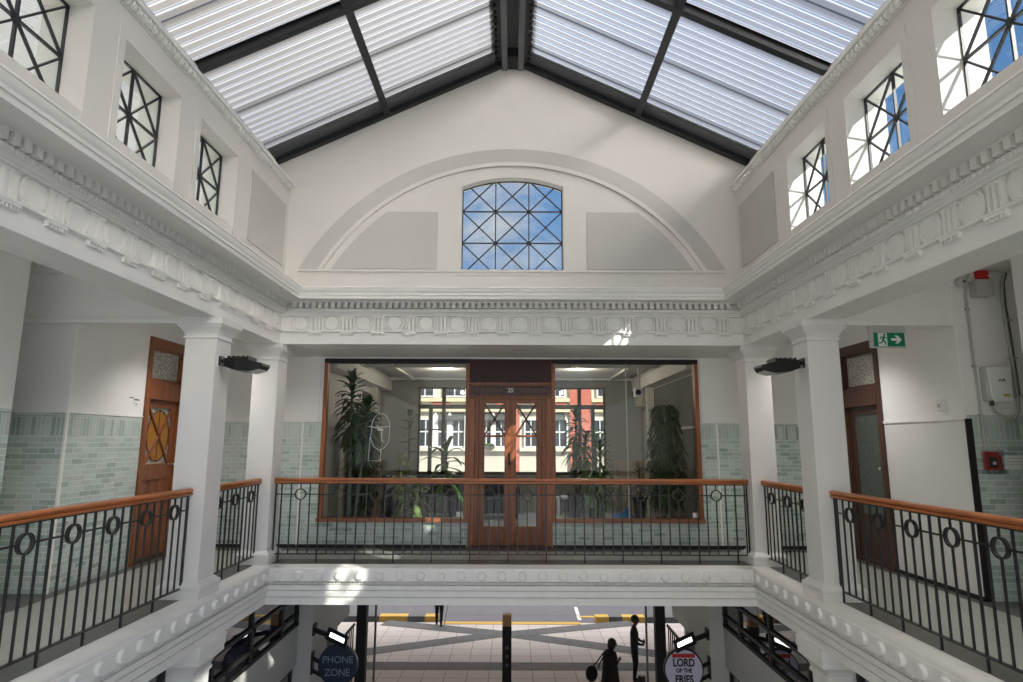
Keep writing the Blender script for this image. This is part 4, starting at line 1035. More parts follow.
strap_plant('spider_plant', 'small dark spiky plant in a tall tapered black pot', 'plant', 2.36, 11.7, (.13, .07, .52), [(0, 0, 1.05, .55)], 'leaf', .40, .03, 36, .6, 'bark', (-.1, 1.3))
def fig(x, y, label, z0, z1, n, rad):
    r = thing('weeping_fig', (x, y, 0), label, 'plant', 'potted plants behind the shop window')
    pot(r, x, y, .17, .14, .34)
    b = MB(); b.tube([(x, y, .3), (x + .05, y, .9), (x + .03, y, 1.6), (x + .01, y, z1)], [.045, .04, .034, .016], 8)
    for i in range(9): a = i * .8; b.tube([(x + .03, y, .8 + i * .14), (x + .03 + .12 * math.cos(a), y + .12 * math.sin(a), 1.0 + i * .14), (x + rad * .75 * math.cos(a), y + rad * .75 * math.sin(a), .95 + i * .14)], [.012, .008, .004], 5)
    b.build('trunk', 'barkgreen', r, smooth=60)
    b = MB()
    for i in range(n):
        a = random.uniform(0, 2 * PI); z = random.uniform(z0, z1); k = (z - z0) / (z1 - z0); rr = rad * (.45 + .55 * math.sin(PI * min(1, .15 + .8 * k))) * random.random() ** .4
        leafstrip(b, (x + rr * math.cos(a), y + rr * math.sin(a), z), a + random.uniform(-.8, .8), random.uniform(.09, .15), .04, random.uniform(-.9, .0), .5)
    b.build('foliage', 'leaf', r)
fig(2.48, 10.15, 'dense dark weeping fig filling the window edge beside the white stickers', .55, 2.12, 1300, .27)
fig(-2.52, 10.75, 'dense dark weeping fig behind the very tall dracaena', .5, 2.05, 1100, .26)

# ------------------------------------------------------------------ building across the street
YF = 36.0
bd = thing('street_building', (0, YF, -5), 'cream and red masonry building across the street with white sash windows', 'building')
b = MB(); b.box(-14, 14, YF, YF + 6, -5, 9.5); b.build('facade_wall', 'creamlight', bd)
b = MB()
for x0, x1 in ((3.35, 4.60), (.15, .46), (-9.6, -8.4), (9.4, 10.6)): b.box(x0, x1, YF - .18, YF, -.2, 9.4)
b.build('red_pilaster', 'brickred', bd)
for x0, x1 in ((-14, .15), (.46, 3.35), (4.6, 14)):
    b = MB(); b.box(x0, x1, YF - .30, YF, 3.22, 3.46); b.box(x0, x1, YF - .22, YF, 3.80, 4.02); b.build('string_course', 'cream', bd)
    b = MB(); b.box(x0, x1, YF - .35, YF, 1.00, 1.18); b.build('sill_course', 'creamlight', bd)
for x0, x1 in ((-6.1, -5.2), (-4.55, -3.6), (-2.6, -1.7), (-.9, .0), (1.2, 2.1), (2.3, 3.2), (4.8, 5.6)):
    b = MB(); b.box(x0, x1, YF - .10, YF, 3.48, 3.78); b.build('red_panel', 'brickred', bd)
def fwin(x0, x1, z0, z1, arch=False):
    b = MB(); b.box(x0, x1, YF - .06, YF, z0, z1); w_ = b.build('far_window', 'facwin', bd)
    b = MB(); t_ = .09
    b.box(x0 - t_, x0, YF - .14, YF, z0 - t_, z1 + t_); b.box(x1, x1 + t_, YF - .14, YF, z0 - t_, z1 + t_); b.box(x0, x1, YF - .14, YF, z1, z1 + t_); b.box(x0, x1, YF - .14, YF, z0 - t_, z0)
    b.box(x0, x1, YF - .12, YF - .06, z0 + (z1 - z0) * .52, z0 + (z1 - z0) * .52 + .08)
    xm = (x0 + x1) / 2; b.box(xm - .03, xm + .03, YF - .10, YF - .06, z0, z1)
    b.build('sash_frame', 'sashwhite', w_)
for x0, x1 in ((-6.1, -5.55), (-5.25, -4.6), (-4.2, -3.72), (-3.35, -2.72), (-1.72, -1.18), (-.90, -.30), (.80, 1.42), (2.35, 3.15), (4.75, 5.4), (6.2, 6.9)):
    fwin(x0, x1, 1.28, 2.75)
for x0, x1 in ((-5.5, -4.55), (-3.9, -2.7), (-1.6, -.4), (2.0, 3.0), (5.0, 5.8)): fwin(x0, x1, 4.15, 5.6)
for x in (-4.36, -3.55, -2.55, -1.05): 
    b = MB(); b.box(x - .14, x + .14, YF - .26, YF, 1.18, 2.85); b.prism([(-.16, 0), (.16, 0), (.14, .12), (0, .34), (-.14, .12)], (x, YF - .26, 2.85), (1, 0, 0), (0, 0, 1), (0, .26, 0)); b.build('white_pier', 'sashwhite', bd)
for x0, x1 in ((2.25, 3.05), (-4.1, -2.75), (-1.75, -.25)):
    b = MB(); b.prism([(0, 0), (-.5, -.38), (-.5, -.44), (0, -.2)], (x0, YF - .06, 3.16), (0, 1, 0), (0, 0, 1), (x1 - x0, 0, 0)); b.build('window_awning', 'awning', bd)
b = MB(); b.box(-1.55, -.95, YF - .55, YF - .35, 1.18, 1.30); b.build('planter_box', 'cable', bd)
b = MB()
for i in range(60): leafstrip(b, (-1.5 + .5 * random.random(), YF - .45, 1.28), random.uniform(0, 6.28), .22, .08, random.uniform(.3, 1.4), .3)
b.build('planter_greenery', 'leaf2', bd)

# ------------------------------------------------------------------ ground storey
GZ = -5.0
b = MB(); b.box(-6.5, 6.5, YS, 13.0, GZ - .2, GZ); struct(b.build('floor_arcade', 'arcfloor'), 'dark arcade floor below the balconies', 'floor')
pv = sroot('ground_pavement', 'pinkish square paving with dark crossing bands outside the arcade', 'pavement')
b = MB(); b.box(-30, 30, 13.0, 24.0, GZ - .2, GZ); b.build('paving_slabs', 'paving', pv)
b = MB()
BZ = [.004]
def band(p, q, w_):
    BZ[0] += .002
    p, q = Vector((*p, 0)), Vector((*q, 0)); n_ = (q - p).cross(Vector((0, 0, 1))).normalized() * w_ / 2
    b.prism([(v.x, v.y) for v in (p - n_, q - n_, q + n_, p + n_)], (0, 0, GZ), (1, 0, 0), (0, 1, 0), (0, 0, BZ[0]))
band((-9, 19.55), (9, 19.55), .64)
band((-6.9, 19.7), (-.1, 22.75), .66); band((6.9, 19.7), (-.1, 22.65), .66)
band((-.1, 22.6), (-4.6, 23.95), .66); band((-.1, 22.6), (4.4, 24.0), .62)
b.build('dark_band', 'pavdark', pv)
b = MB(); b.box(-30, 30, 18.05, 18.25, GZ, GZ + .008); b.build('drain_strip', 'cable', pv)
b = MB(); b.box(-30, 30, 24.0, 34.5, GZ - .3, GZ - .10); b.box(-30, 30, 25.4, 25.5, GZ - .10, GZ - .095)
struct(b.build('road', 'asphalt'), 'grey asphalt street beyond the pavement', 'road')
b = MB(); b.box(-30, 30, 34.5, 36.2, GZ - .3, GZ + .05); struct(b.build('sidewalk_far', 'paving'), 'far pavement along the building across the street', 'pavement')
vr = MB(); vr.box(-30, 30, 13.1, 22.3, -1.25, -1.1); struct(vr.build('pavement_blocker', 'lowwall'), 'unseen verandah roof over the pavement', 'blocker')  # unseen slab added to keep sky light off the pavement
kb = sroot('kerb', 'yellow-edged street kerb with painted blocks', 'kerb')
b = MB(); b.box(-2.5, 2.53, 23.78, 24.06, GZ, GZ + .02); b.build('yellow_edge', 'yellow', kb)
for x0, x1, m_ in ((-30, -4.9, 'pavdark'), (-4.9, -3.85, 'yellow'), (-3.85, -3.2, 'pavdark'), (-3.2, -2.7, 'yellow'), (3.15, 3.65, 'yellow'), (3.65, 4.15, 'pavdark'), (4.15, 5.0, 'yellow'), (5.0, 30, 'pavdark')):
    b = MB(); b.box(x0, x1, 24.42, 24.80, GZ - .1, GZ + .10); b.build('kerb_block', m_, kb)
b = MB(); b.box(2.6, 3.9, 25.1, 25.3, GZ - .095, GZ - .09); b.build('yellow_marking', 'yellow', kb)
tag(MB().prism([(2.53, 24.75), (2.66, 24.75), (2.69, 26.6), (2.56, 26.6)], (0, 0, GZ - .1), (1, 0, 0), (0, 1, 0), (0, 0, .005)).build('road_marking', 'roadwhite'), 'white painted stripe on the road beyond the standing man', 'road marking', kind='structure')
bo = thing('bollard', (-.11, 18.2, GZ), 'black square bollard with an amber cap in the middle of the pavement', 'bollard')
b = MB(); b.box(-.235, .02, 18.1, 18.36, GZ, GZ + 1.50); b.build('post', 'black', bo, bevel=.012)
b = MB(); b.box(-.232, .017, 18.103, 18.357, GZ + 1.50, GZ + 1.80); b.build('amber_cap', 'orangebul', bo, bevel=.01)
b = MB()
for k in range(3): b.lathe([(.045, 0), (.045, .006), (.03, .006)], (-.107, 18.1, GZ + .95 - k * .22), 14, (0, -1, 0), (1, 0, 0))
b.build('round_reflector', 'cable', bo)
bo = thing('small_bollard', (3.43, 17.5, GZ), 'short dark bollard with a white top by the standing man', 'bollard')
b = MB(); b.lathe([(.10, 0), (.10, .48), (.09, .49)], (3.44, 17.5, GZ), 16); b.build('post', 'black', bo, smooth=40)
b = MB(); b.lathe([(.105, 0), (.11, .03), (.09, .06), (.0001, .07)], (3.44, 17.5, GZ + .48), 16); b.build('white_cap', 'white', bo, smooth=40)

# ground-storey columns under the balcony, shop bulkheads with clerestory glazing
for sx, lab in ((-1, 'white ground storey pier with a moulded cap below the alcove gallery'), (1, 'white ground storey pier with a moulded cap below the exit sign gallery')):
    cx, cy = sx * 3.22, 6.55
    r = thing('pier', (cx, cy, GZ), lab, 'pier', None, 'structure')
    def rings(lst):
        b = MB(); vs = []
        for h, z in lst: vs += [(cx - h, cy - h, z), (cx + h, cy - h, z), (cx + h, cy + h, z), (cx - h, cy + h, z)]
        m_ = len(lst); return b.add(vs, [(i * 4 + k, i * 4 + (k + 1) % 4, (i + 1) * 4 + (k + 1) % 4, (i + 1) * 4 + k) for i in range(m_ - 1) for k in range(4)] + [(3, 2, 1, 0), tuple((m_ - 1) * 4 + k for k in range(4))])
    rings([(.17, GZ), (.17, -.70)]).build('shaft', 'ledge', r)
    rings([(.17, -.76), (.19, -.75), (.19, -.72), (.18, -.71), (.20, -.66), (.25, -.61), (.265, -.60), (.265, -.54), (.275, -.535), (.275, -.43)]).build('cap', 'ledge', r, smooth=28)
    def bx(b, xa, xb, y0, y1, z0, z1): b.box(min(sx * xa, sx * xb), max(sx * xa, sx * xb), y0, y1, z0, z1)
    side = 'below the alcove gallery' if sx < 0 else 'below the exit sign gallery'
    NW[0] += 1
    w_ = sroot('window_%d' % NW[0], 'ground floor shop clerestory with black bars over a pale bulkhead, ' + side, 'shop window')
    b = MB(); bx(b, 3.28, 3.46, 3.5, 10.14, -1.86, -1.27); b.build('bulkhead', 'lowwall', w_)
    b = MB()
    for z in (-.50, -.835, -1.11, -1.26): bx(b, 3.27, 3.31, 3.5, 10.14, z - .022, z + .022)
    for y in (4.1, 5.2, 6.28, 7.3, 8.36, 9.44, 10.1): bx(b, 3.27, 3.315, y - .025, y + .025, -1.28, -.44)
    b.build('clerestory_bars', 'black', w_)
    b = MB(); bx(b, 3.30, 3.306, 3.5, 10.14, -1.28, -.44); b.build('clerestory_glass', 'darkglass', w_)
    b = MB()
    for y in (4.1, 6.28, 8.36, 10.1): bx(b, 3.33, 3.38, y - .03, y + .03, GZ, -1.86)
    for z in (-1.90, -2.9, -4.5): bx(b, 3.33, 3.38, 3.5, 10.14, z - .03, z + .03)
    b.build('shopfront_bars', 'black', w_)
    b = MB(); bx(b, 3.35, 3.356, 3.5, 10.14, GZ, -1.86); b.build('shopfront_glass', 'darkglass', w_)
    # shop interior
    sh_ = sroot('wall_shop_lower', 'dim inside of the ground floor shop ' + side, 'wall')
    b = MB(); bx(b, 6.3, 6.5, 3.0, 13.0, GZ, -.43); b.build('back_wall', 'lowwall', sh_)
    b = MB(); bx(b, 3.36, 6.5, 10.55, 10.7, GZ, -.43); b.build('end_wall', 'purple' if sx < 0 else 'olive', sh_)
    # pilaster, second bay towards the street, and entrance posts
    p_ = thing('pilaster', (sx * 3.2, 10.7, GZ), 'pale pilaster carrying the round hanging sign ' + side, 'pilaster', None, 'structure')
    b = MB(); bx(b, 3.06, 3.5, 10.15, 10.98, GZ, -.43); b.build('shaft', 'lowwall', p_, bevel=.01)
    b = MB(); bx(b, 3.03, 3.5, 10.12, 11.01, -.80, -.70); b.build('band', 'lowwall', p_)
    b = MB(); bx(b, 3.20, 3.45, 11.0, 13.0, -1.86, -.43); o = b.build('wall_entrance', 'lowwall'); struct(o, 'pale bulkhead wall beside the street entrance ' + side, 'wall')
    g_ = thing('entrance_screen', (sx * 2.6, 12.4, GZ), 'black framed glass entrance screen at the street ' + side, 'glass screen', None, 'structure')
    b = MB(); bx(b, 2.64, 2.82, 12.0, 12.16, GZ, -.43); b.build('black_post', 'black', g_)
    b = MB(); bx(b, 2.47, 2.50, 12.05, 12.11, GZ, -.43); b.build('glass_edge', 'steelmid', g_)
    b = MB(); bx(b, 2.50, 2.64, 12.076, 12.084, GZ, -.43); b.build('glass', 'darkglass' if 0 else 'shopglass', g_)
    rl = thing('entrance_grille', (sx * 2.95, 12.2, GZ), 'black barred grille between pilaster and entrance post ' + side, 'grille', None, 'structure')
    b = MB()
    for y in [11.1 + .15 * i for i in range(13)]: bx(b, 3.08, 3.10, y, y + .02, -3.3, -2.05)
    for z in (-2.05, -3.3): bx(b, 3.075, 3.105, 10.9, 13.0, z - .02, z + .02)
    b.build('bars', 'black', rl)
b = MB(); b.box(-6.5, 6.5, 8.2, 13.0, -.44, -.42); b.box(-6.5, -3.4, YS, 8.2, -.445, -.425); b.box(3.4, 6.5, YS, 8.2, -.445, -.425)
struct(b.build('ceiling_arcade', 'lowwall'), 'plain underside of the balconies over the arcade', 'ceiling')
b = MB(); b.box(-30, -3.45, 12.9, 13.1, GZ, 3.3); b.box(3.45, 30, 12.9, 13.1, GZ, 3.3); b.box(-3.45, 3.45, 12.9, 13.1, -.3, -.05)
struct(b.build('wall_street', 'lowwall'), 'street wall either side of the arcade entrance', 'wall')
# things glimpsed in the lower shops
tag(MB().box(-5.2, -4.5, 8.2, 8.4, -2.6, -.75).box(-5.15, -4.55, 8.18, 8.2, -2.55, -.8).build('display_screen', 'bluepanel', bevel=.01), 'bright blue display panel inside the shop below the alcove gallery', 'display')
st = thing('strip_light', (4.2, 8.0, -1.35), 'thin glowing amber strip light in the shop below the exit sign gallery', 'strip light')
b = MB(); b.box(4.02, 4.05, 6.9, 8.9, -1.36, -1.345); b.build('tube', 'led', st)
b = MB(); b.box(4.01, 4.06, 6.88, 8.92, -1.345, -1.32); b.build('channel', 'cable', st)

# round hanging signs with small spot lamps
def hanging_sign(sx, face, label):
    cx, cy, cz, R_ = sx * 2.585, 9.95, -1.785 if sx < 0 else -1.83, .285
    r = thing('hanging_sign', (cx, cy, cz - R_), label, 'sign')
    b = MB(); b.lathe([(R_, -.03), (R_ + .012, -.025), (R_ + .012, .025), (R_, .03)], (cx, cy, cz), 40, (0, 1, 0), (1, 0, 0)); b.build('rim', 'black' if sx > 0 else 'navy', r, smooth=40)
    b = MB(); b.lathe([(R_ - .008, 0), (R_ - .008, .004)], (cx, cy - .03, cz), 40, (0, -1, 0), (1, 0, 0)); b.build('face', face, r)
    b = MB(); b.bar((sx * 3.07, cy + .25, cz + .02), (sx * 2.86, cy + .02, cz + .02), .03, .05); b.bar((sx * 3.07, cy + .25, cz - .16), (sx * 2.83, cy + .02, cz - .16), .03, .05); b.box(min(sx * 3.06, sx * 3.04), max(sx * 3.06, sx * 3.04), cy + .20, cy + .32, cz - .22, cz + .10); b.build('bracket', 'black', r)
    q = cy - .036
    if sx < 0:
        text('lettering', 'PHONE', .142, 'dimletter', r, (cx + .0, q, cz + .075), (PI / 2, 0, 0), .002, xs=.98)
        text('lettering', 'ZONE', .142, 'dimletter', r, (cx + .0, q, cz - .105), (PI / 2, 0, 0), .002, xs=.98)
    else:
        b = MB(); b.box(cx - .17, cx + .17, q - .002, q + .002, cz + .17, cz + .225); b.build('red_bar', 'red', r)
        text('lettering', 'LORD', .150, 'black', r, (cx, q, cz + .095), (PI / 2, 0, 0), .002, bold=.005, xs=.82)
        text('lettering', 'OF THE', .078, 'black', r, (cx, q, cz - .012), (PI / 2, 0, 0), .002, bold=.003, xs=.9)
        text('lettering', 'FRIES', .150, 'black', r, (cx, q, cz - .135), (PI / 2, 0, 0), .002, bold=.005, xs=.80)
    s = thing('spot_lamp', (sx * 2.9, 9.95, cz + .34), 'lit black spot lamp on an arm above the %s sign' % ('round pale' if sx > 0 else 'round navy'), 'lamp')
    b = MB(); b.bar((sx * 3.07, 10.22, cz + .42), (sx * 2.72, 9.90, cz + .42), .04, .06); b.box(min(sx * 3.06, sx * 3.03), max(sx * 3.06, sx * 3.03), 10.15, 10.30, cz + .34, cz + .50); b.build('arm', 'black', s)
    lx, lz = sx * 2.60, cz + .40
    ang = -.30 * sx if sx < 0 else .30
    b = MB(); t_ = math.radians(24) * (-sx) * -1
    ux = Vector((math.cos(.42), 0, sx * math.sin(.42) )) if sx > 0 else Vector((math.cos(.42), 0, -math.sin(.42)))
    uy = Vector((0, -.82, -.57)); uz = ux.cross(uy)
    if uz.z < 0: uz = -uz
    c0 = Vector((lx, 9.86, lz))
    b.prism([(-.17, -.08), (.17, -.08), (.17, .08), (-.17, .08)], c0 + uz * -.04, ux, uy, uz * .09); b.build('housing', 'black', s, bevel=.012)
    cam_dir = (Vector((0, 0, 1.515)) - c0).normalized()
    b = MB(); b.prism([(-.115, .0), (.115, .0), (.115, .07), (-.115, .07)], c0 + uz * .051, ux, uy, uz * .004); b.build('lens', 'lamp' if sx < 0 else 'lampwarm', s)
    return r
hanging_sign(-1, 'navy', 'round navy sign reading PHONE ZONE hung from the pilaster')
hanging_sign(1, 'lilac', 'round pale sign reading LORD OF THE FRIES hung from the pilaster')

# ------------------------------------------------------------------ people on the pavement
def skin_body(name, joints, edges, root, parent, zones, sub=2):
    """joints: name -> (pos, radius). one continuous skinned surface; zones: function (co) -> material index"""
    keys = list(joints); me = bpy.data.meshes.new(name)
    org = ORG.get(parent.name)
    me.from_pydata([tuple(Vector(joints[k][0]) - org) for k in keys], [(keys.index(a), keys.index(b_)) for a, b_ in edges], [])
    o = bpy.data.objects.new(name + '_skeleton', me); COL.objects.link(o)
    md = o.modifiers.new('skin', 'SKIN'); md.use_smooth_shade = True; md.branch_smoothing = .4
    o.modifiers.new('sub', 'SUBSURF').levels = sub
    sv = me.skin_vertices[0].data
    for i, k in enumerate(keys):
        r_ = joints[k][1]; sv[i].radius = r_ if isinstance(r_, tuple) else (r_, r_); sv[i].use_root = (k == root)
    dg = bpy.context.evaluated_depsgraph_get(); dg.update()
    m2 = bpy.data.meshes.new_from_object(o.evaluated_get(dg))
    bpy.data.objects.remove(o); m2.materials.clear()
    mats, fn = zones
    for x in mats: m2.materials.append(M[x])
    for p in m2.polygons: p.material_index = fn(p.center + org); p.use_smooth = True
    m2.name = name
    b_ = bpy.data.objects.new(name, m2); COL.objects.link(b_); b_.parent = parent; ORG[b_.name] = org
    return b_
def human(name, label, x, y, z, h, face, pose, mats, hairm, hairlong):
    """face: heading angle of the front; pose: dict of joint overrides in body axes (fwd, left, up) as fractions of height"""
    r = thing('person', (x, y, z), label, 'person')
    F = Vector((math.cos(face), math.sin(face), 0)); Lf = Vector((-F.y, F.x, 0))
    def P(f_, l_, u_): return Vector((x, y, z)) + F * (f_ * h) + Lf * (l_ * h) + Vector((0, 0, u_ * h))
    J = {'pelvis': ((0, 0, .52), .082), 'waist': ((0, 0, .60), .075), 'chest': ((.005, 0, .72), .092), 'upper': ((0, 0, .79), .075), 'neck': ((.008, 0, .845), .034), 'chin': ((.022, 0, .885), .042), 'skull': ((.018, 0, .935), .056), 'crown': ((.01, 0, .968), .040)}
    for s, sg in (('l', 1), ('r', -1)):
        J.update({'sh' + s: ((0, sg * .105, .79), .047), 'el' + s: ((-.01, sg * .135, .635), .031), 'wr' + s: ((.04, sg * .135, .50), .021), 'hd' + s: ((.055, sg * .135, .465), .020),
                  'hip' + s: ((0, sg * .05, .49), .062), 'kn' + s: ((.012, sg * .052, .275), .042), 'an' + s: ((-.01, sg * .052, .05), .026), 'hl' + s: ((-.015, sg * .052, .022), .022), 'toe' + s: ((.085, sg * .058, .014), .018)})
    for k, v in pose.items(): J[k] = (v, J[k][1])
    for s in 'lr':                                  # five fingers from each palm
        hd = Vector(J['hd' + s][0]); d = (hd - Vector(J['wr' + s][0])).normalized(); sd = Vector((0, 1, 0)) if abs(d.y) < .7 else Vector((1, 0, 0))
        ac = d.cross(sd).normalized(); sd = ac.cross(d).normalized()
        for i, (off, ln) in enumerate(((-.0105, .034), (-.0035, .040), (.0035, .038), (.0105, .028))):
            a_ = hd + ac * off + d * .006
            J['f%d%sa' % (i, s)] = (tuple(a_ + d * ln * .5), .0052); J['f%d%sb' % (i, s)] = (tuple(a_ + d * ln * .9 + sd * .008), .0045)
        J['th%sa' % s] = (tuple(hd - ac * .020 + d * .004), .0058); J['th%sb' % s] = (tuple(hd - ac * .026 + d * .020), .005)
    JJ = {k: (P(*v[0]), (v[1] * h if not isinstance(v[1], tuple) else (v[1][0] * h, v[1][1] * h))) for k, v in J.items()}
    E = [('pelvis', 'waist'), ('waist', 'chest'), ('chest', 'upper'), ('upper', 'neck'), ('neck', 'chin'), ('chin', 'skull'), ('skull', 'crown')]
    for s in 'lr':
        E += [('upper', 'sh' + s), ('sh' + s, 'el' + s), ('el' + s, 'wr' + s), ('wr' + s, 'hd' + s), ('pelvis', 'hip' + s), ('hip' + s, 'kn' + s), ('kn' + s, 'an' + s), ('an' + s, 'hl' + s), ('hl' + s, 'toe' + s), ('hd' + s, 'th%sa' % s), ('th%sa' % s, 'th%sb' % s)]
        for i in range(4): E += [('hd' + s, 'f%d%sa' % (i, s)), ('f%d%sa' % (i, s), 'f%d%sb' % (i, s))]
    hands = [JJ['hdl'][0], JJ['hdr'][0]]
    def zone(co):
        t_ = (co.z - z) / h
        if t_ > .845: return 2
        if min((co - q_).length for q_ in hands) < .055 * h: return 2
        if t_ < .05: return 3
        return 0 if t_ > .50 else 1
    body = skin_body('body', JJ, E, 'pelvis', r, (mats, zone))
    hc = P(*J['skull'][0]); 
    b = MB()
    b.ball(hc + F * (-.012 * h) + Vector((0, 0, .012 * h)), .066 * h, .066 * h, .062 * h, 14, 10)
    if hairlong: b.ball(hc + F * (-.03 * h) - Vector((0, 0, .035 * h)), .050 * h, .056 * h, .062 * h, 12, 8)
    b.build('hair', hairm, r, smooth=80)
    b = MB()
    hf = hc + F * (.050 * h)
    b.prism([(-.006, -.016), (.006, -.016), (.003, .006), (-.003, .006)], hf - Vector((0, 0, .004 * h)), Lf * h, Vector((0, 0, h)), F * (.016 * h))
    b.build('nose', 'skin', body)
    b = MB()
    for sg in (-1, 1): b.ball(hc + F * (.046 * h) + Lf * (sg * .020 * h), .006 * h, .006 * h, .005 * h, 8, 6)
    b.box(*sorted(((hf + Lf * .016 * h).x, (hf - Lf * .016 * h).x + 1e-4)), *sorted(((hf + Lf * .016 * h).y, (hf - Lf * .016 * h).y + 1e-4)), hf.z - .034 * h, hf.z - .029 * h)
    b.build('facial_features', 'hairblack', body)
    b = MB()
    for sg in (-1, 1): b.ball(hc + Lf * (sg * .058 * h) - Vector((0, 0, .006 * h)), .009 * h, .006 * h, .017 * h, 8, 6)
    b.build('ear', 'skin', body)
    return r, P
# man standing, facing the entrance screen, holding something in front
man, P = human('person', 'man in dark clothes standing near the entrance screen, holding something before him', 3.44, 18.4, GZ, 1.74, -.25,
    {'ell': (.0, .13, .64), 'wrl': (.10, .085, .585), 'hdl': (.13, .07, .59), 'elr': (.01, -.13, .64), 'wrr': (.11, -.08, .575), 'hdr': (.14, -.06, .585), 'skull': (.03, 0, .932), 'chin': (.038, 0, .882), 'crown': (.024, 0, .966), 'kn' + 'l': (.02, .052, .275)}, ['shirt', 'cloth', 'skin', 'black'], 'hairblack', False)
ph = P(.155, .005, .60)
tag(MB().box(ph.x - .012, ph.x + .012, ph.y - .05, ph.y + .05, ph.z - .012, ph.z + .075).build('phone', 'black', bevel=.004), 'dark phone in the hands of the standing man', 'phone')
wom, P = human('person', 'woman in a long dark coat walking past with a black shoulder bag', 2.47, 16.5, GZ, 1.69, -.15,
    {'elr': (.02, -.135, .64), 'wrr': (.115, -.08, .70), 'hdr': (.135, -.06, .73), 'ell': (-.02, .145, .64), 'wrl': (-.01, .15, .50), 'hdl': (0, .15, .465), 'knl': (.06, .05, .28), 'anl': (.10, .05, .05), 'hll': (.095, .05, .022), 'toel': (.19, .055, .02), 'knr': (-.01, -.05, .275), 'anr': (-.10, -.05, .07), 'hlr': (-.11, -.05, .045), 'toer': (-.02, -.055, .014),
     'skull': (.045, 0, .925), 'chin': (.05, 0, .875), 'crown': (.036, 0, .958), 'neck': (.022, 0, .838)}, ['cloth2', 'cloth', 'skin', 'black'], 'hair', True)
b = MB()                                          # long coat skirt
c0 = Vector((2.47, 16.5, GZ)); secs = [(.835, .06, .08), (.80, .15, .16), (.74, .175, .175), (.62, .18, .165), (.50, .20, .175), (.38, .225, .19), (.30, .235, .20)]
b.lathe([(1, 0)], c0, 3) if 0 else None
n = 20; vs = []
for u_, rx, ry in secs: vs += [c0 + Vector((rx * 1.69 * .62 * math.cos(2 * PI * k / n), ry * 1.69 * .80 * math.sin(2 * PI * k / n), u_ * 1.69)) for k in range(n)]
b.add(vs, [(i * n + k, i * n + (k + 1) % n, (i + 1) * n + (k + 1) % n, (i + 1) * n + k) for i in range(len(secs) - 1) for k in range(n)] + [tuple(range(n)), tuple((len(secs) - 1) * n + k for k in range(n))])
o = b.build('coat', 'cloth2', wom, smooth=60)
hb = thing('shoulder_bag', (2.10, 16.45, GZ + .75), 'black shoulder bag hanging at the side of the woman in the long coat', 'bag')
b = MB(); b.ball((1.99, 16.36, GZ + .90), .15, .10, .19, 14, 9); b.build('bag_body', 'cloth', hb, smooth=70)
b = MB(); b.tube([(2.00, 16.40, GZ + 1.02), (2.14, 16.38, GZ + 1.18), (2.30, 16.40, GZ + 1.38), (2.36, 16.48, GZ + 1.36), (2.20, 16.44, GZ + 1.1), (2.16, 16.42, GZ + 1.0)], .016, 6); b.build('strap', 'cloth', hb, smooth=70)
wk, P = human('person', 'person in black trousers walking by the kerb with a white stick', -2.58, 23.55, GZ, 1.74, PI / 2,
    {'knl': (.05, .05, .28), 'anl': (.06, .052, .05), 'hll': (.055, .052, .022), 'toel': (.15, .056, .014), 'knr': (.0, -.05, .275), 'anr': (-.06, -.05, .05), 'hlr': (-.065, -.05, .022), 'toer': (.03, -.056, .014)}, ['cloth', 'cloth', 'skin', 'black'], 'hairblack', False)
tag(MB().tube([(-2.22, 23.62, GZ + .86), (-2.35, 23.7, GZ + .30), (-2.40, 23.72, GZ + .0)], [.035, .03, .02], 8).build('white_stick', 'white', smooth=60), 'white stick carried by the person walking along the kerb', 'stick')

# ------------------------------------------------------------------ light
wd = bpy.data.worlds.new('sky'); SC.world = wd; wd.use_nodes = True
nt_ = wd.node_tree; nt_.nodes.clear()
class WN(NT):
    def __init__(s, t): s.t = t
w_ = WN(nt_)
wo = w_.n('ShaderNodeOutputWorld'); bg = w_.n('ShaderNodeBackground')
tc = w_.n('ShaderNodeTexCoord').outputs['Generated']
sp = w_.n('ShaderNodeSeparateXYZ'); w_.l(tc, sp.inputs[0])
mp = w_.n('ShaderNodeMapping'); w_.l(tc, mp.inputs[0]); mp.inputs['Scale'].default_value = (1.0, 1.0, 2.2); mp.inputs['Location'].default_value = (.35, .1, .2)
nz = w_.n('ShaderNodeTexNoise', i_Scale=2.6, i_Detail=9.0, i_Roughness=.58, i_Distortion=.4); w_.l(mp.outputs[0], nz.inputs['Vector'])
# more cloud toward -x and overhead, clear toward +x
cov = w_.math('ADD', nz.outputs['Fac'], w_.math('ADD', w_.math('ADD', w_.math('MULTIPLY', sp.outputs[0], -.34), w_.math('MULTIPLY', sp.outputs[1], -.04)), w_.math('MULTIPLY', w_.math('POWER', w_.math('MAXIMUM', sp.outputs[2], 0.0), 3.0), .30)))
cl = w_.ramp(cov, [(.47, 0.0), (.64, 1.0)])
elev = w_.ramp(sp.outputs[2], [(0.0, (.42, .46, .52)), (.35, (.13, .28, .56)), (.8, (.06, .15, .36))])
sky = w_.mix(cl, elev, (.64, .625, .60))

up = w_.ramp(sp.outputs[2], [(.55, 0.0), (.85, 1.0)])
GAL_FILL = 32.0
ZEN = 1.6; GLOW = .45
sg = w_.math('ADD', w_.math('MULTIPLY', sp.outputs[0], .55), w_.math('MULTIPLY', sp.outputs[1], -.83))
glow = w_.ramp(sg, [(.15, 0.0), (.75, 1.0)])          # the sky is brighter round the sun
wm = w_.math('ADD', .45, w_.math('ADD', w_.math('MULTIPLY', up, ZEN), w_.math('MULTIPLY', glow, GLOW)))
w_.l(sky, bg.inputs[0]); w_.l(wm, bg.inputs[1]); w_.l(bg.outputs[0], wo.inputs[0])

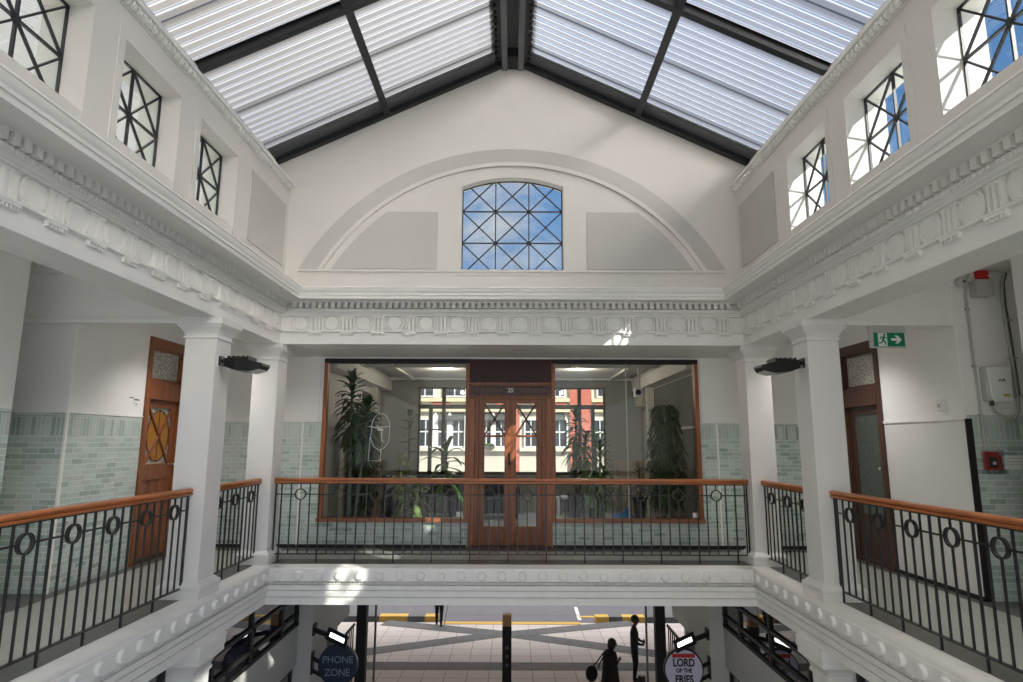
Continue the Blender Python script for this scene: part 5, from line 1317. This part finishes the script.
sd = bpy.data.lights.new('sun', 'SUN'); sd.energy = 3.3; sd.angle = math.radians(.53); sd.color = (1.0, .95, .88)
so = bpy.data.objects.new('sun', sd); COL.objects.link(so); so.location = (20, -20, 20)
so.rotation_euler = Vector((-1.0, 1.04, -.84)).to_track_quat('-Z', 'Y').to_euler()
# ceiling lamps inside the shop room
for x, yy in ((-1.3, 11.8), (1.3, 11.8)):
    r = thing('downlight', (x, yy, 2.9), 'small round ceiling lamp in the shop room %s' % ('over the yucca' if x < 0 else 'over the palm'), 'lamp')
    b = MB(); b.lathe([(.05, 0), (.05, -.01), (.035, -.012)], (x, yy, 2.90), 14); b.build('ring', 'white', r)
    b = MB(); b.lathe([(.034, 0), (.034, -.004)], (x, yy, 2.889), 14); b.build('bulb', 'lampwarm', r)
    ld = bpy.data.lights.new('downlight_lamp', 'POINT'); ld.energy = 9; ld.shadow_soft_size = .05; ld.color = (1, .9, .78)
    lo = bpy.data.objects.new('downlight_lamp', ld); COL.objects.link(lo); lo.location = (x, yy, 2.80)

# unseen fill lamps, added up behind the beams to brighten the galleries
for sx, lab in ((-1, 'tiled alcove'), (1, 'exit sign')):
    for yy, zz, pl in ((3.6, 3.30, 'before the cross beam'), (7.7, 3.06, 'past the cross beam')):
        r = thing('gallery_fill', (sx * 3.85, yy, zz), 'unseen round fill lamp added in the gallery with the %s, %s' % (lab, pl), 'lamp')
        b = MB(); b.lathe([(.14, 0), (.14, -.035), (.12, -.04)], (sx * 3.85, yy, zz), 20); b.build('housing', 'white', r, smooth=40)
        b = MB(); b.lathe([(.118, 0), (.10, -.012), (.0001, -.02)], (sx * 3.85, yy, zz - .038), 20); b.build('diffuser', 'lampwarm', r, smooth=60)
        ld = bpy.data.lights.new('gallery_fill_spot', 'SPOT'); ld.energy = GAL_FILL; ld.shadow_soft_size = .12; ld.spot_size = math.radians(125); ld.spot_blend = .9; ld.color = (1, .97, .92)
        lo = bpy.data.objects.new('gallery_fill_spot', ld); COL.objects.link(lo); lo.location = (sx * 3.85, yy, zz - .10)

# ------------------------------------------------------------------ camera
F_, CXp, CYp = 620.0, 511.5, 341.0
yv = Vector((511.5 - CXp, 442.0 - CYp, F_)).normalized(); ro = math.radians(.2)
upv = Vector((math.sin(ro), -math.cos(ro), 0)); upv = (upv - yv * yv.dot(upv)).normalized()
xv = yv.cross(upv)
if xv.x < 0: xv = -xv
Rm = Matrix((xv, yv, upv)).transposed()         # world -> camera (x right, y down, z forward)
right, down, fwd = Vector(Rm[0]), Vector(Rm[1]), Vector(Rm[2])
cam = bpy.data.cameras.new('camera'); cam.sensor_width = 36; cam.sensor_fit = 'HORIZONTAL'; cam.lens = F_ / 1023 * 36; cam.clip_start = .05; cam.clip_end = 300
co = bpy.data.objects.new('camera', cam); COL.objects.link(co)
mw = Matrix.Identity(4)
for i in range(3): mw[i][0] = right[i]; mw[i][1] = -down[i]; mw[i][2] = -fwd[i]
mw.translation = Vector((0, 0, 1.515)); co.matrix_world = mw
SC.camera = co
SC.view_settings.view_transform = 'Standard'; SC.view_settings.look = 'None'; SC.view_settings.gamma = 1; SC.view_settings.exposure = 1.34; SC.view_settings.use_curve_mapping = False
SC.cycles.max_bounces = 12; SC.cycles.diffuse_bounces = 8; SC.cycles.transparent_max_bounces = 16; SC.cycles.glossy_bounces = 4
SC.cycles.sample_clamp_indirect = 8; SC.cycles.use_denoising = True
